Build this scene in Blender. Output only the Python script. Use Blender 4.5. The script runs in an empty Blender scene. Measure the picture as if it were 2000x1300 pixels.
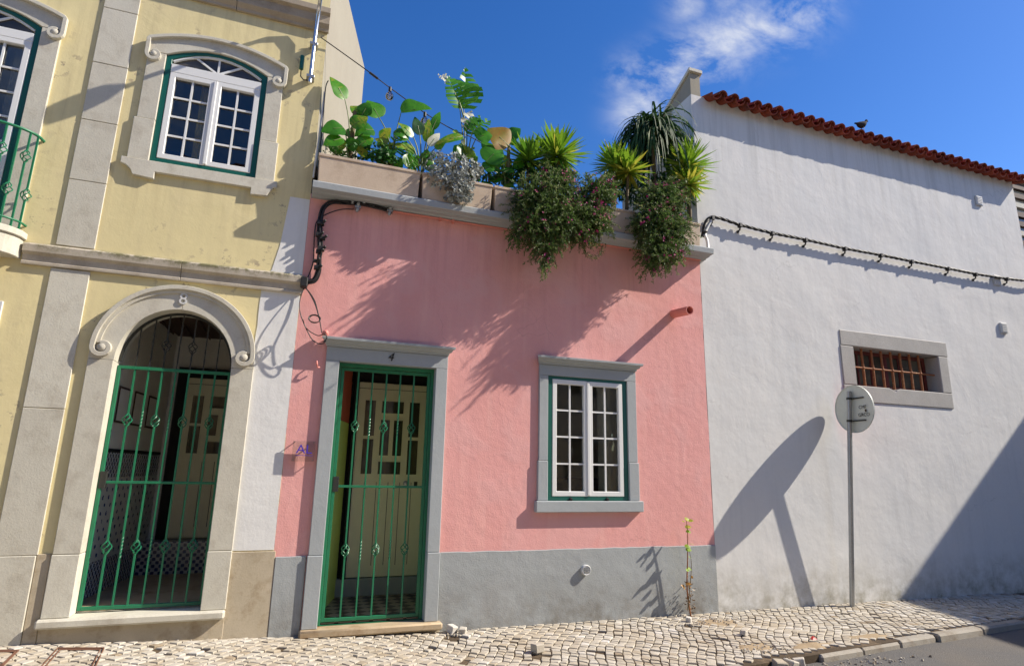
import bpy, bmesh, math, random
from math import sin, cos, pi, radians, sqrt, hypot, atan2
from mathutils import Vector, Matrix
from mathutils.geometry import tessellate_polygon
random.seed(7)
sc = bpy.context.scene
COL = sc.collection
# ------------------------------------------------------------------ camera
F = 1166.8; YAW, PITCH, ROLL = 0.34641, 0.22482, 0.02017
CAM = Vector((0, -6.0, 1.5))
_fw = Vector((sin(YAW)*cos(PITCH), cos(YAW)*cos(PITCH), sin(PITCH)))
_r = Vector((cos(YAW), -sin(YAW), 0)); _u = _r.cross(_fw)
CR = _r*cos(ROLL)+_u*sin(ROLL); CU = _r*-sin(ROLL)+_u*cos(ROLL)
cd = bpy.data.cameras.new('camera'); cam = bpy.data.objects.new('camera', cd); COL.objects.link(cam)
cd.sensor_fit = 'HORIZONTAL'; cd.sensor_width = 36; cd.lens = 36*F/2000; cd.clip_end = 2000; cd.clip_start = .05
cam.matrix_world = Matrix(((CR.x, CU.x, -_fw.x, CAM.x), (CR.y, CU.y, -_fw.y, CAM.y), (CR.z, CU.z, -_fw.z, CAM.z), (0, 0, 0, 1)))
sc.camera = cam
def ray(x, y): return CR*((x-1000)/F)-CU*((y-650)/F)+_fw
def W(x, y, Y=0.0):            # photo pixel -> point on the vertical plane y = Y
    v = ray(x, y); return CAM+v*((Y-CAM.y)/v.y)
def G(x, y, Z=0.0):            # photo pixel -> point on the level z = Z
    v = ray(x, y); return CAM+v*((Z-CAM.z)/v.z)
def P(p):
    d = Vector(p)-CAM; w = d.dot(_fw); return (1000+F*d.dot(CR)/w, 650-F*d.dot(CU)/w)
# ------------------------------------------------------------------ sky, sun, exposure
SUN = Vector((3.243, -1, 2.738)).normalized()
world = bpy.data.worlds.new('World'); sc.world = world; world.use_nodes = True
nt = world.node_tree; nd = nt.nodes; lk = nt.links
bg = nd['Background']; bg.inputs[1].default_value = 0.078
sky = nd.new('ShaderNodeTexSky'); sky.sky_type = 'NISHITA'; sky.sun_disc = False
sky.sun_elevation = math.asin(SUN.z); sky.sun_rotation = atan2(SUN.x, SUN.y)
sky.air_density = 1.0; sky.dust_density = 0.35; sky.ozone_density = 3.0; sky.altitude = 200
tc = nd.new('ShaderNodeTexCoord')
def wn(t, **k):
    n = nd.new(t)
    for a, b in k.items(): setattr(n, a, b)
    return n
# thin wind-drawn cirrus, fixed in world directions
def cirrus():
    mp = wn('ShaderNodeMapping'); mp.inputs['Rotation'].default_value = (0.35, -0.75, 0.3); mp.inputs['Scale'].default_value = (2.0, 6.0, 6.0)
    lk.new(tc.outputs['Generated'], mp.inputs[0])
    no = wn('ShaderNodeTexNoise'); no.inputs['Scale'].default_value = 2.6; no.inputs['Detail'].default_value = 9; no.inputs['Roughness'].default_value = .62; no.inputs['Distortion'].default_value = .25
    lk.new(mp.outputs[0], no.inputs['Vector'])
    r1 = wn('ShaderNodeMapRange'); r1.inputs[1].default_value = .41; r1.inputs[2].default_value = .63; lk.new(no.outputs[0], r1.inputs[0])
    tot = None
    for (px, py, k, amp) in ((1585, 26, 900, .75), (1545, 40, 620, .95), (1500, 48, 600, .9), (1455, 60, 560, .9), (1415, 82, 560, .9), (1375, 104, 560, .95), (1338, 124, 520, 1), (1300, 150, 480, .95),
                             (1262, 150, 700, .8), (1222, 152, 1100, .7), (1268, 190, 560, .9), (1240, 222, 700, .75), (1400, 122, 700, .7), (1440, 108, 900, .55), (1345, 4, 1100, .6), (1420, 2, 1100, .5)):
        d = ray(px, py).normalized()
        dp = wn('ShaderNodeVectorMath', operation='DOT_PRODUCT'); lk.new(tc.outputs['Generated'], dp.inputs[0]); dp.inputs[1].default_value = d
        s = wn('ShaderNodeMath', operation='SUBTRACT'); s.inputs[1].default_value = 1; lk.new(dp.outputs['Value'], s.inputs[0])
        m = wn('ShaderNodeMath', operation='MULTIPLY'); m.inputs[1].default_value = k*2.4; lk.new(s.outputs[0], m.inputs[0])
        e = wn('ShaderNodeMath', operation='EXPONENT'); lk.new(m.outputs[0], e.inputs[0])
        g = wn('ShaderNodeMath', operation='MULTIPLY'); g.inputs[1].default_value = amp; lk.new(e.outputs[0], g.inputs[0])
        if tot is None: tot = g
        else:
            a = wn('ShaderNodeMath', operation='MAXIMUM'); lk.new(tot.outputs[0], a.inputs[0]); lk.new(g.outputs[0], a.inputs[1]); tot = a
    n2 = wn('ShaderNodeTexNoise'); n2.inputs['Scale'].default_value = 1.7; n2.inputs['Detail'].default_value = 3; mp2 = wn('ShaderNodeMapping'); mp2.inputs['Location'].default_value = (3.3, 1.2, .4); lk.new(tc.outputs['Generated'], mp2.inputs[0]); lk.new(mp2.outputs[0], n2.inputs['Vector'])   # scattered wisps over the whole sky
    r2 = wn('ShaderNodeMapRange'); r2.inputs[1].default_value = .60; r2.inputs[2].default_value = .72; lk.new(n2.outputs[0], r2.inputs[0])
    a = wn('ShaderNodeMath', operation='MAXIMUM'); lk.new(tot.outputs[0], a.inputs[0]); lk.new(r2.outputs[0], a.inputs[1]); tot = a
    mm = wn('ShaderNodeMath', operation='MULTIPLY'); lk.new(tot.outputs[0], mm.inputs[0]); lk.new(r1.outputs[0], mm.inputs[1])
    cl = wn('ShaderNodeMath', operation='MULTIPLY'); cl.inputs[1].default_value = .8; cl.use_clamp = True; lk.new(mm.outputs[0], cl.inputs[0])
    return cl
cir = cirrus()
hs = wn('ShaderNodeHueSaturation'); hs.inputs['Hue'].default_value = .512; hs.inputs['Saturation'].default_value = 1.32; hs.inputs['Value'].default_value = 1.18; lk.new(sky.outputs[0], hs.inputs['Color'])
mx = wn('ShaderNodeMix', data_type='RGBA'); lk.new(cir.outputs[0], mx.inputs[0]); lk.new(hs.outputs[0], mx.inputs[6]); mx.inputs[7].default_value = (6.0, 6.1, 6.3, 1)
lk.new(mx.outputs[2], bg.inputs[0])
sl = bpy.data.lights.new('sun', 'SUN'); sl.energy = 4.15; sl.angle = radians(.5); sl.color = (1, .905, .77)
so = bpy.data.objects.new('sun', sl); COL.objects.link(so); so.rotation_euler = SUN.to_track_quat('Z', 'Y').to_euler(); so.location = (20, -8, 16)
vs = sc.view_settings; vs.view_transform = 'Standard'; vs.look = 'None'; vs.gamma = 1; vs.exposure = 0.94; vs.use_curve_mapping = False
sc.cycles.max_bounces = 8; sc.cycles.use_denoising = True

# ------------------------------------------------------------------ mesh helpers
OFF = {}
class MB:
    def __init__(s): s.v = []; s.f = []; s.t = []; s.tone = 0.5
    def add(s, vs_, fs):
        b = len(s.v); s.v += [Vector(p) for p in vs_]; s.f += [tuple(i+b for i in f) for f in fs]; s.t += [s.tone]*len(fs); return s
    def box(s, x0, x1, y0, y1, z0, z1):
        return s.add([(x0, y0, z0), (x1, y0, z0), (x1, y1, z0), (x0, y1, z0), (x0, y0, z1), (x1, y0, z1), (x1, y1, z1), (x0, y1, z1)],
                     [(0, 3, 2, 1), (4, 5, 6, 7), (0, 1, 5, 4), (1, 2, 6, 5), (2, 3, 7, 6), (3, 0, 4, 7)])
    def prism(s, pts, mk, a, b):      # pts 2D loop, mk(p, t)->3D, extruded from a to b
        n = len(pts)
        return s.add([mk(p, a) for p in pts]+[mk(p, b) for p in pts], [tuple(range(n-1, -1, -1)), tuple(range(n, 2*n))]+[(i, (i+1) % n, (i+1) % n+n, i+n) for i in range(n)])
    def xz(s, pts, y0, y1): return s.prism(pts, lambda p, t: (p[0], t, p[1]), y0, y1)
    def xy(s, pts, z0, z1): return s.prism(pts, lambda p, t: (p[0], p[1], t), z0, z1)
    def prof_x(s, pts, x0, x1): return s.prism(pts, lambda p, t: (t, p[0], p[1]), x0, x1)
    def holed(s, outer, holes, y0, y1):
        loops = [outer]+holes; flat = [p for L in loops for p in L]; n = len(flat)
        tris = tessellate_polygon([[Vector((p[0], p[1], 0)) for p in L] for L in loops])
        fs = [tuple(t) for t in tris]+[tuple(i+n for i in t) for t in tris]; o = 0
        for L in loops:
            m = len(L); fs += [(o+i, o+(i+1) % m, o+(i+1) % m+n, o+i+n) for i in range(m)]; o += m
        return s.add([(p[0], y0, p[1]) for p in flat]+[(p[0], y1, p[1]) for p in flat], fs)
    def tube(s, path, r, n=6, closed=False, r1=None, cap=True):
        path = [Vector(p) for p in path]; m = len(path); vs_ = []; up = None
        for i, p in enumerate(path):
            a = path[i-1] if (i or closed) else p; b = path[(i+1) % m] if (i < m-1 or closed) else p
            t = (b-a).normalized()
            if up is None:
                up = Vector((0, 0, 1)) if abs(t.z) < .9 else Vector((0, 1, 0))
            up = (up-t*up.dot(t)).normalized(); si = t.cross(up)
            rr = r if r1 is None else r+(r1-r)*i/max(1, m-1)
            for k in range(n): vs_.append(p+(up*cos(2*pi*k/n)+si*sin(2*pi*k/n))*rr)
        fs = []
        for i in range(m if closed else m-1):
            j = (i+1) % m
            for k in range(n): fs.append((i*n+k, i*n+(k+1) % n, j*n+(k+1) % n, j*n+k))
        if cap and not closed: fs += [tuple(range(n-1, -1, -1)), tuple((m-1)*n+k for k in range(n))]
        return s.add(vs_, fs)
    def lathe(s, prof, org, ax=(0, 0, 1), n=20):
        q = Vector(ax).to_track_quat('Z', 'Y'); vs_ = []; m = len(prof)
        for r, h in prof:
            for k in range(n): vs_.append(Vector(org)+q @ Vector((r*cos(2*pi*k/n), r*sin(2*pi*k/n), h)))
        fs = [(i*n+k, i*n+(k+1) % n, (i+1)*n+(k+1) % n, (i+1)*n+k) for i in range(m-1) for k in range(n)]
        if prof[0][0] > 1e-5: fs.append(tuple(range(n-1, -1, -1)))
        if prof[-1][0] > 1e-5: fs.append(tuple((m-1)*n+k for k in range(n)))
        return s.add(vs_, fs)
    def ribbon(s, path, w, y0, y1):   # flat-section sweep of a polyline in the xz plane
        m = len(path); L = []; R = []
        for i in range(m):
            a = Vector(path[max(0, i-1)]); b = Vector(path[min(m-1, i+1)]); t = (b-a).normalized(); nrm = Vector((-t.y, t.x))*w/2
            p = Vector(path[i]); L.append(p+nrm); R.append(p-nrm)
        vs_ = []
        for i in range(m): vs_ += [(L[i].x, y0, L[i].y), (R[i].x, y0, R[i].y), (R[i].x, y1, R[i].y), (L[i].x, y1, L[i].y)]
        fs = [(i*4+k, i*4+(k+1) % 4, i*4+4+(k+1) % 4, i*4+4+k) for i in range(m-1) for k in range(4)]+[(3, 2, 1, 0), tuple((m-1)*4+k for k in range(4))]
        return s.add(vs_, fs)
    def mesh(s, name, off=(0, 0, 0), bevel=0, smooth=None, tone=False):
        me = bpy.data.meshes.new(name); o = Vector(off)
        me.from_pydata([tuple(p-o) for p in s.v], [], s.f)
        if tone:
            a = me.attributes.new('tone', 'FLOAT', 'FACE'); a.data.foreach_set('value', s.t)
        if not tone or bevel:
            bm = bmesh.new(); bm.from_mesh(me); bmesh.ops.recalc_face_normals(bm, faces=bm.faces)
            if bevel: bmesh.ops.bevel(bm, geom=[e for e in bm.edges if len(e.link_faces) == 2 and e.calc_face_angle(0) > .5], offset=bevel, segments=1, affect='EDGES', clamp_overlap=True)
            bm.to_mesh(me); bm.free()
        if smooth:
            me.shade_smooth(); me.set_sharp_from_angle(angle=radians(smooth))
        return me
    def build(s, name, mat, parent=None, bevel=0, smooth=None, tone=False, kind=None):
        off = OFF.get(parent.name, Vector()) if parent else Vector()
        me = s.mesh(name, off, bevel, smooth, tone); me.materials.append(mat)
        return put(name, me, parent, kind=kind)
def put(name, me, parent=None, world=None, rot=None, kind=None):
    o = bpy.data.objects.new(name, me); COL.objects.link(o)
    off = OFF.get(parent.name, Vector()) if parent else Vector()
    if parent: o.parent = parent
    if world is not None: o.location = Vector(world)-off
    if rot is not None: o.rotation_euler = rot
    OFF[o.name] = off
    if kind: o['kind'] = kind
    return o
def thing(name, label, cat, loc=(0, 0, 0), group=None):
    o = bpy.data.objects.new(name, None); COL.objects.link(o); o.location = loc; o.empty_display_size = .1
    OFF[o.name] = Vector(loc); return tag(o, label, cat, group)
def tag(o, label, cat, group=None):
    o['label'] = label; o['category'] = cat
    if group: o['group'] = group
    return o
def struct(o): o['kind'] = 'structure'; return o
def text_mesh(txt, size, depth=.002, shear=0):
    cu = bpy.data.curves.new('lettering', 'FONT'); cu.body = txt; cu.size = size; cu.extrude = depth/2; cu.align_x = 'CENTER'; cu.align_y = 'CENTER'; cu.shear = shear
    to = bpy.data.objects.new('lettering', cu); COL.objects.link(to)
    dg = bpy.context.evaluated_depsgraph_get(); me = bpy.data.meshes.new_from_object(to.evaluated_get(dg))
    bpy.data.objects.remove(to); return me
def arc(cx, cz, a, b, t0, t1, n): return [(cx+a*cos(radians(t0+(t1-t0)*i/n)), cz+b*sin(radians(t0+(t1-t0)*i/n))) for i in range(n+1)]
def seg_arc(x0, x1, z, rise, n=12):      # shallow arch from (x1,z) over to (x0,z)
    c = (x0+x1)/2; h = (x1-x0)/2
    return [(c+h*cos(pi*i/n), z+rise*(1-((cos(pi*i/n)))**2)) for i in range(n+1)]
# ------------------------------------------------------------------ materials
def mat(name):
    m = bpy.data.materials.new(name); m.use_nodes = True; t = m.node_tree; return m, t, t.nodes['Principled BSDF']
def N(t, ty, ins=None, **k):
    n = t.nodes.new(ty)
    for a, b in k.items(): setattr(n, a, b)
    for a, b in (ins or {}).items():
        if hasattr(b, 'is_output'): t.links.new(b, n.inputs[a])
        else: n.inputs[a].default_value = b
    return n
def c4(c): return (c[0], c[1], c[2], 1)
def pos(t): return N(t, 'ShaderNodeNewGeometry').outputs['Position']
def noise(t, scale, detail=5, rough=.55, vec=None, dist=0):
    return N(t, 'ShaderNodeTexNoise', {'Scale': scale, 'Detail': detail, 'Roughness': rough, 'Distortion': dist, 'Vector': vec or pos(t)}).outputs[0]
def rng(t, v, a, b, c=0., d=1.): return N(t, 'ShaderNodeMapRange', {0: v, 1: a, 2: b, 3: c, 4: d}).outputs[0]
def mixc(t, f, a, b):
    n = N(t, 'ShaderNodeMix', data_type='RGBA')
    for i, v in ((0, f), (6, a), (7, b)):
        if hasattr(v, 'is_output'): t.links.new(v, n.inputs[i])
        else: n.inputs[i].default_value = c4(v) if isinstance(v, tuple) else v
    return n.outputs[2]
def mul(t, a, b, op='MULTIPLY'): return N(t, 'ShaderNodeMath', {0: a, 1: b}, operation=op).outputs[0]
def bump(t, h, strength, dist, prev=None):
    ins = {'Height': h, 'Strength': strength, 'Distance': dist}
    if prev is not None: ins['Normal'] = prev
    return N(t, 'ShaderNodeBump', ins).outputs[0]
def zpos(t): return N(t, 'ShaderNodeSeparateXYZ', {0: pos(t)}).outputs[2]
def plaster(name, c1, c2, fine=70, fb=.35, mid=5, mb=.4, rough=.9, dirt=None, flakes=None, streak=None, mdist=.02, patch=0, crack=None, drip=None):
    m, t, b = mat(name)
    col = mixc(t, rng(t, noise(t, 1.1, 7, .6), .3, .7), c1, c2)
    col = mixc(t, rng(t, noise(t, 22, 4, .6), .35, .75, 0, .16), col, (c1[0]*.72, c1[1]*.72, c1[2]*.72))
    if streak:
        v = N(t, 'ShaderNodeVectorMath', {0: pos(t), 1: (7, 7, .55)}, operation='MULTIPLY').outputs[0]
        col = mixc(t, rng(t, noise(t, 1.0, 6, .6, v), .52, .8, 0, streak[1]), col, streak[0])
    if flakes:
        k = mul(t, rng(t, noise(t, 9, 9, .68), .565, .60), rng(t, noise(t, 1.4, 3), .50, .60))
        col = mixc(t, k, col, flakes)
    if dirt:
        zz = zpos(t); g = rng(t, zz, dirt[1], dirt[2], 1, 0)
        g2 = mul(t, g, rng(t, noise(t, 4.2, 9, .7), .36, .66)); col = mixc(t, mul(t, g2, dirt[3]), col, dirt[0])
    t.links.new(col, b.inputs['Base Color']); b.inputs['Roughness'].default_value = rough; b.inputs['Specular IOR Level'].default_value = .25
    prev = None
    if drip:         # run-off marks under a ledge: (colour, z top, z bottom, amount)
        v = N(t, 'ShaderNodeVectorMath', {0: pos(t), 1: (5.5, 5.5, .25)}, operation='MULTIPLY').outputs[0]
        k = mul(t, rng(t, noise(t, 1.6, 6, .7, v), .46, .66), rng(t, zpos(t), drip[2], drip[1])); col = mixc(t, mul(t, k, drip[3]), col, drip[0])
    if patch:        # repaired patches, slightly proud and of another tone
        pk = rng(t, noise(t, 1.55, 5, .55, dist=.6), .52, .62); col = mixc(t, mul(t, pk, patch), col, (c1[0]*.86+.06, c1[1]*.86+.05, c1[2]*.86+.05)); prev = bump(t, pk, .35, .003)
    if crack:
        wv = N(t, 'ShaderNodeVectorMath', {0: pos(t), 1: N(t, 'ShaderNodeVectorMath', {0: N(t, 'ShaderNodeTexNoise', {'Scale': 4, 'Detail': 5, 'Vector': pos(t)}).outputs[1], 1: (.35, .35, .35)}, operation='MULTIPLY').outputs[0]}, operation='ADD').outputs[0]
        vo = N(t, 'ShaderNodeTexVoronoi', {'Scale': crack[0], 'Vector': wv}, feature='DISTANCE_TO_EDGE').outputs[0]
        ck = mul(t, rng(t, vo, .0, crack[1], 1, 0), rng(t, noise(t, .9, 3), .56, .64)); col = mixc(t, mul(t, ck, .3), col, (c1[0]*.35, c1[1]*.35, c1[2]*.35))
    t.links.new(col, b.inputs['Base Color'])
    if prev is not None: n1 = bump(t, noise(t, mid, 5, .55), mb, mdist, prev)
    else: n1 = bump(t, noise(t, mid, 5, .55), mb, mdist)
    n2 = bump(t, noise(t, fine, 4, .6), fb, .004, n1)
    t.links.new(n2, b.inputs['Normal']); return m
def stone(name, c1, c2, speck=.25, fb=.25, dirt=None, moss=None, rough=.8, orand=0):
    m, t, b = mat(name)
    col = mixc(t, rng(t, noise(t, 3, 6, .6), .3, .7), c1, c2)
    col = mixc(t, rng(t, noise(t, 120, 3, .6), .5, .75, 0, speck), col, (c1[0]*.45, c1[1]*.43, c1[2]*.4))
    if orand: col = mixc(t, rng(t, N(t, 'ShaderNodeObjectInfo').outputs['Random'], 0, 1, 0, orand), col, (c1[0]*.42, c1[1]*.38, c1[2]*.34))
    if dirt: col = mixc(t, rng(t, noise(t, 4.5, 8, .7), .5, .72, 0, dirt[1]), col, dirt[0])
    if moss:
        px = N(t, 'ShaderNodeSeparateXYZ', {0: pos(t)}).outputs
        k = mul(t, rng(t, px[2], moss[1], moss[2]), rng(t, noise(t, 9, 7, .7), .42, .56)); col = mixc(t, mul(t, k, .85), col, moss[0])
    t.links.new(col, b.inputs['Base Color']); b.inputs['Roughness'].default_value = rough; b.inputs['Specular IOR Level'].default_value = .3
    t.links.new(bump(t, noise(t, 60, 6, .65), fb, .004, bump(t, noise(t, 9, 4), .2, .01)), b.inputs['Normal']); return m
def paint(name, c, rough=.4, var=.12, spec=.5, metal=0, rust=None, rt=.56):
    m, t, b = mat(name)
    col = mixc(t, rng(t, noise(t, 14, 6, .6), .3, .75, 0, var), c, (c[0]*.4, c[1]*.4, c[2]*.4))
    if rust: col = mixc(t, rng(t, noise(t, 26, 8, .7), rt, rt+.06), col, rust)
    t.links.new(col, b.inputs['Base Color']); b.inputs['Roughness'].default_value = rough; b.inputs['Specular IOR Level'].default_value = spec; b.inputs['Metallic'].default_value = metal
    t.links.new(bump(t, noise(t, 90, 3), .12, .002), b.inputs['Normal']); return m
def leafmat(name, c1, c2, c3=None, trans=.3, rough=.45):
    m, t, b = mat(name)
    a = N(t, 'ShaderNodeAttribute', attribute_name='tone').outputs['Fac']
    col = mixc(t, rng(t, a, 0, .6), c1, c2)
    if c3: col = mixc(t, rng(t, a, .72, 1), col, c3)
    col = mixc(t, rng(t, noise(t, 30, 3), .4, .8, 0, .35), col, (c1[0]*.6, c1[1]*.6, c1[2]*.5))
    t.links.new(col, b.inputs['Base Color']); b.inputs['Roughness'].default_value = rough; b.inputs['Specular IOR Level'].default_value = .4
    tr = N(t, 'ShaderNodeBsdfTranslucent', {'Color': col}); ms = N(t, 'ShaderNodeMixShader', {0: trans, 1: b.outputs[0], 2: tr.outputs[0]})
    t.links.new(ms.outputs[0], t.nodes['Material Output'].inputs[0]); return m
def tonemat(name, ramp, rough=.85, fb=.4):
    m, t, b = mat(name)
    a = N(t, 'ShaderNodeAttribute', attribute_name='tone').outputs['Fac']
    r = N(t, 'ShaderNodeValToRGB', {0: a}); e = r.color_ramp.elements
    while len(e) < len(ramp): e.new(.5)
    for i, (p, c) in enumerate(ramp): e[i].position = p; e[i].color = c4(c)
    col = mixc(t, rng(t, noise(t, 45, 6, .65), .4, .75, 0, .3), r.outputs[0], (.20, .16, .11))
    col = mixc(t, rng(t, noise(t, 1.3, 6, .6), .45, .7, 0, .35), col, (.36, .28, .18))
    t.links.new(col, b.inputs['Base Color']); b.inputs['Roughness'].default_value = rough; b.inputs['Specular IOR Level'].default_value = .25
    t.links.new(bump(t, noise(t, 70, 5, .6), fb, .005), b.inputs['Normal']); return m
def glassmat(name, c=(.05, .048, .042), rough=.02):
    m, t, b = mat(name)
    oi = N(t, 'ShaderNodeObjectInfo').outputs['Random']
    col = mixc(t, rng(t, noise(t, 2.3, 3, .5), .38, .62), (c[0]*.6, c[1]*.6, c[2]*.65), (c[0]*2.4, c[1]*2.2, c[2]*1.9)); t.links.new(mixc(t, rng(t, oi, 0, 1, 0, .45), col, (c[0]*.4, c[1]*.4, c[2]*.4)), b.inputs['Base Color'])  # lighter and darker blotches imitate reflections and a dim interior in the colour
    b.inputs['Roughness'].default_value = rough; b.inputs['Specular IOR Level'].default_value = .6
    t.links.new(bump(t, noise(t, 3.5, 2), .04, .02), b.inputs['Normal']); return m
M = {}
M['pink'] = plaster('pink_plaster', (.78, .395, .375), (.715, .34, .315), fine=75, fb=.55, mid=9, mb=.35, mdist=.014, streak=((.84, .50, .45), .5), patch=.8, crack=(1.1, .006), drip=((.42, .17, .15), 4.2, 2.9, .4))
M['greypaint'] = plaster('grey_paint', (.37, .395, .40), (.33, .35, .355), fine=75, fb=.5, mid=7, mb=.5, mdist=.012, dirt=((.15, .125, .09), -.02, .5, .8), patch=.3)
M['greytrim'] = plaster('grey_trim', (.38, .41, .425), (.335, .36, .37), fine=60, fb=.3, mid=12, mb=.3, mdist=.008)
M['white'] = plaster('white_lime', (.69, .685, .665), (.63, .64, .64), fine=30, fb=.08, mid=.9, mb=.34, mdist=.07, dirt=((.20, .18, .115), -.05, .55, 1.0), streak=((.50, .505, .50), .55), patch=.22, crack=(.7, .005), drip=((.40, .40, .38), 6.5, 4.6, .5))
M['whitepatch'] = plaster('white_patch', (.75, .75, .73), (.69, .69, .68), fine=45, fb=.25, mid=3, mb=.4, mdist=.02, streak=((.48, .48, .46), .5))
M['yellow'] = plaster('yellow_plaster', (.75, .655, .36), (.68, .59, .33), fine=50, fb=.2, mid=4, mb=.3, mdist=.012, flakes=(.36, .30, .21), streak=((.55, .47, .29), .45), patch=.35, crack=(.9, .006), drip=((.42, .35, .2), 4.1, 3.35, .4))
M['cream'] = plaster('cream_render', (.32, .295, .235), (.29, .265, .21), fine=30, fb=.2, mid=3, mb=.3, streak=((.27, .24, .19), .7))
M['warmwall'] = plaster('cream_wash', (.74, .64, .48), (.70, .6, .45))
M['ochre'] = plaster('ochre_wash', (.70, .48, .22), (.66, .45, .2))
M['lioz'] = stone('limestone', (.61, .59, .505), (.55, .525, .445), .3, fb=.4, dirt=((.30, .26, .2), .5), orand=.16)
M['bandstone'] = stone('band_stone', (.42, .36, .28), (.36, .30, .22), .3, dirt=((.2, .15, .1), .6))
M['liozd'] = stone('limestone_weathered', (.50, .45, .37), (.44, .39, .31), .3, dirt=((.25, .20, .14), .6), moss=((.10, .10, .03), 3.245, 3.30))
M['base'] = stone('stained_render', (.50, .43, .32), (.42, .36, .26), .2, dirt=((.24, .17, .09), .8))
M['step'] = stone('worn_step', (.48, .38, .26), (.40, .31, .20), .2, dirt=((.22, .12, .05), .7))
M['granite'] = stone('grey_granite', (.42, .41, .39), (.36, .35, .33), .6, fb=.5)
M['kerb'] = stone('kerb_limestone', (.38, .355, .31), (.30, .275, .23), .4, fb=.8, dirt=((.16, .12, .08), .8), orand=.4)
M['green'] = paint('green_enamel', (.013, .175, .082), .42, .35, rust=(.10, .05, .025), rt=.66)
M['dgreen'] = paint('dark_green_paint', (.004, .10, .075), .4)
M['upvc'] = paint('white_frame', (.72, .73, .72), .35, .05)
M['glass'] = glassmat('window_glass')
M['black'] = paint('black_cable', (.012, .012, .013), .55)
M['iron'] = paint('dark_iron', (.02, .022, .02), .5)
M['steel'] = paint('galvanised_steel', (.38, .39, .40), .38, .25, metal=.8)
M['bright'] = paint('aluminium_tube', (.62, .63, .65), .25, .1, metal=.9)
M['joint'] = stone('dark_joint_soil', (.085, .06, .037), (.05, .036, .022), .3, fb=.8, rough=.95, dirt=((.22, .16, .1), .8))
M['ruststeel'] = paint('dull_rust', (.16, .075, .045), .85, .3)
M['rust'] = paint('rusty_bar', (.30, .11, .04), .8, .35, rust=(.42, .22, .09))
M['wood'] = paint('red_wood', (.13, .02, .015), .6)
M['signback'] = paint('sign_back', (.60, .63, .57), .5, .15)
M['red'] = paint('sign_red', (.45, .02, .02), .4)
M['ink'] = paint('black_ink', (.01, .01, .01), .6)
M['blueink'] = paint('violet_lettering', (.06, .03, .42), .5)
M['cream_door'] = paint('cream_door', (.82, .80, .60), .5, .08)
M['limegreen'] = plaster('lime_wall', (.64, .78, .22), (.6, .72, .2))
M['redwall'] = plaster('red_wall', (.62, .14, .09), (.56, .12, .08))
M['darkceil'] = paint('dark_timber', (.06, .03, .02), .7)
M['innerwhite'] = plaster('porch_wall', (.72, .69, .62), (.66, .63, .57))
M['dark'] = paint('dark_void', (.012, .012, .012), .8)
M['planter'] = stone('planter_clay', (.58, .47, .36), (.50, .395, .295), .15, dirt=((.28, .19, .12), .5))
M['soil'] = stone('soil', (.05, .035, .022), (.035, .025, .016), .3)
M['plastic'] = paint('white_plastic', (.62, .63, .62), .45, .1)
M['pinkpipe'] = paint('pink_painted_pipe', (.70, .24, .2), .6)
M['tile'] = stone('clay_tile', (.37, .075, .035), (.22, .042, .024), .4, orand=.75, dirt=((.05, .025, .022), .9))
M['sand'] = stone('sand', (.36, .28, .18), (.29, .22, .14), .3, fb=.8, rough=.95)
M['cobble'] = tonemat('limestone_cobble', [(0, (.28, .22, .15)), (.35, (.41, .37, .30)), (.7, (.50, .47, .41)), (1, (.63, .61, .57))])
M['bouncepave'] = stone('pale_bounce_paving', (.70, .60, .45), (.64, .545, .40), .2)  # out-of-view paving, kept pale to send warm light back
M['leaf'] = leafmat('banana_leaf', (.035, .16, .014), (.085, .31, .018), (.38, .40, .04), .48, .35)
M['leafold'] = leafmat('orange_leaf', (.42, .16, .03), (.25, .26, .03), None, .45, .4)
M['leafpale'] = leafmat('bleached_leaf', (.50, .50, .36), (.62, .62, .5), None, .3, .5)
M['stalk'] = paint('leaf_stalk', (.13, .18, .045), .5, .4)
M['trunk'] = paint('plant_stem', (.16, .12, .06), .8, .4)
M['yucca'] = leafmat('yucca_leaf', (.07, .22, .02), (.24, .40, .03), (.62, .55, .08), .4)
M['dracaena'] = leafmat('dark_strap_leaf', (.014, .05, .012), (.04, .10, .025), (.14, .19, .06), .25, .62)
M['shrub'] = leafmat('shrub_leaf', (.032, .07, .016), (.105, .18, .042), (.30, .33, .13), .36, .55)
M['silver'] = leafmat('silver_leaf', (.14, .16, .14), (.42, .45, .43), (.6, .62, .6), .15, .7)
M['petal'] = leafmat('magenta_petal', (.30, .01, .10), (.45, .03, .18), (.50, .12, .30), .3, .6)
M['bushy'] = leafmat('deep_green_leaf', (.012, .06, .012), (.03, .13, .02), None, .3)
M['dryleaf'] = leafmat('dry_leaf', (.08, .05, .03), (.25, .15, .06), (.5, .25, .05), .2)
def asphalt():
    m, t, b = mat('asphalt')
    v = N(t, 'ShaderNodeTexVoronoi', {'Scale': 95, 'Vector': pos(t)}, feature='F1')
    g = rng(t, noise(t, 150, 3, .7), .3, .75)
    col = mixc(t, g, (.035, .035, .037), (.15, .145, .14)); col = mixc(t, rng(t, noise(t, 1.6, 6, .6), .4, .7, 0, .5), col, (.13, .11, .085))
    t.links.new(col, b.inputs['Base Color']); b.inputs['Roughness'].default_value = .85
    t.links.new(bump(t, v.outputs[0], .7, .006), b.inputs['Normal']); return m
M['asphalt'] = asphalt()
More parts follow.
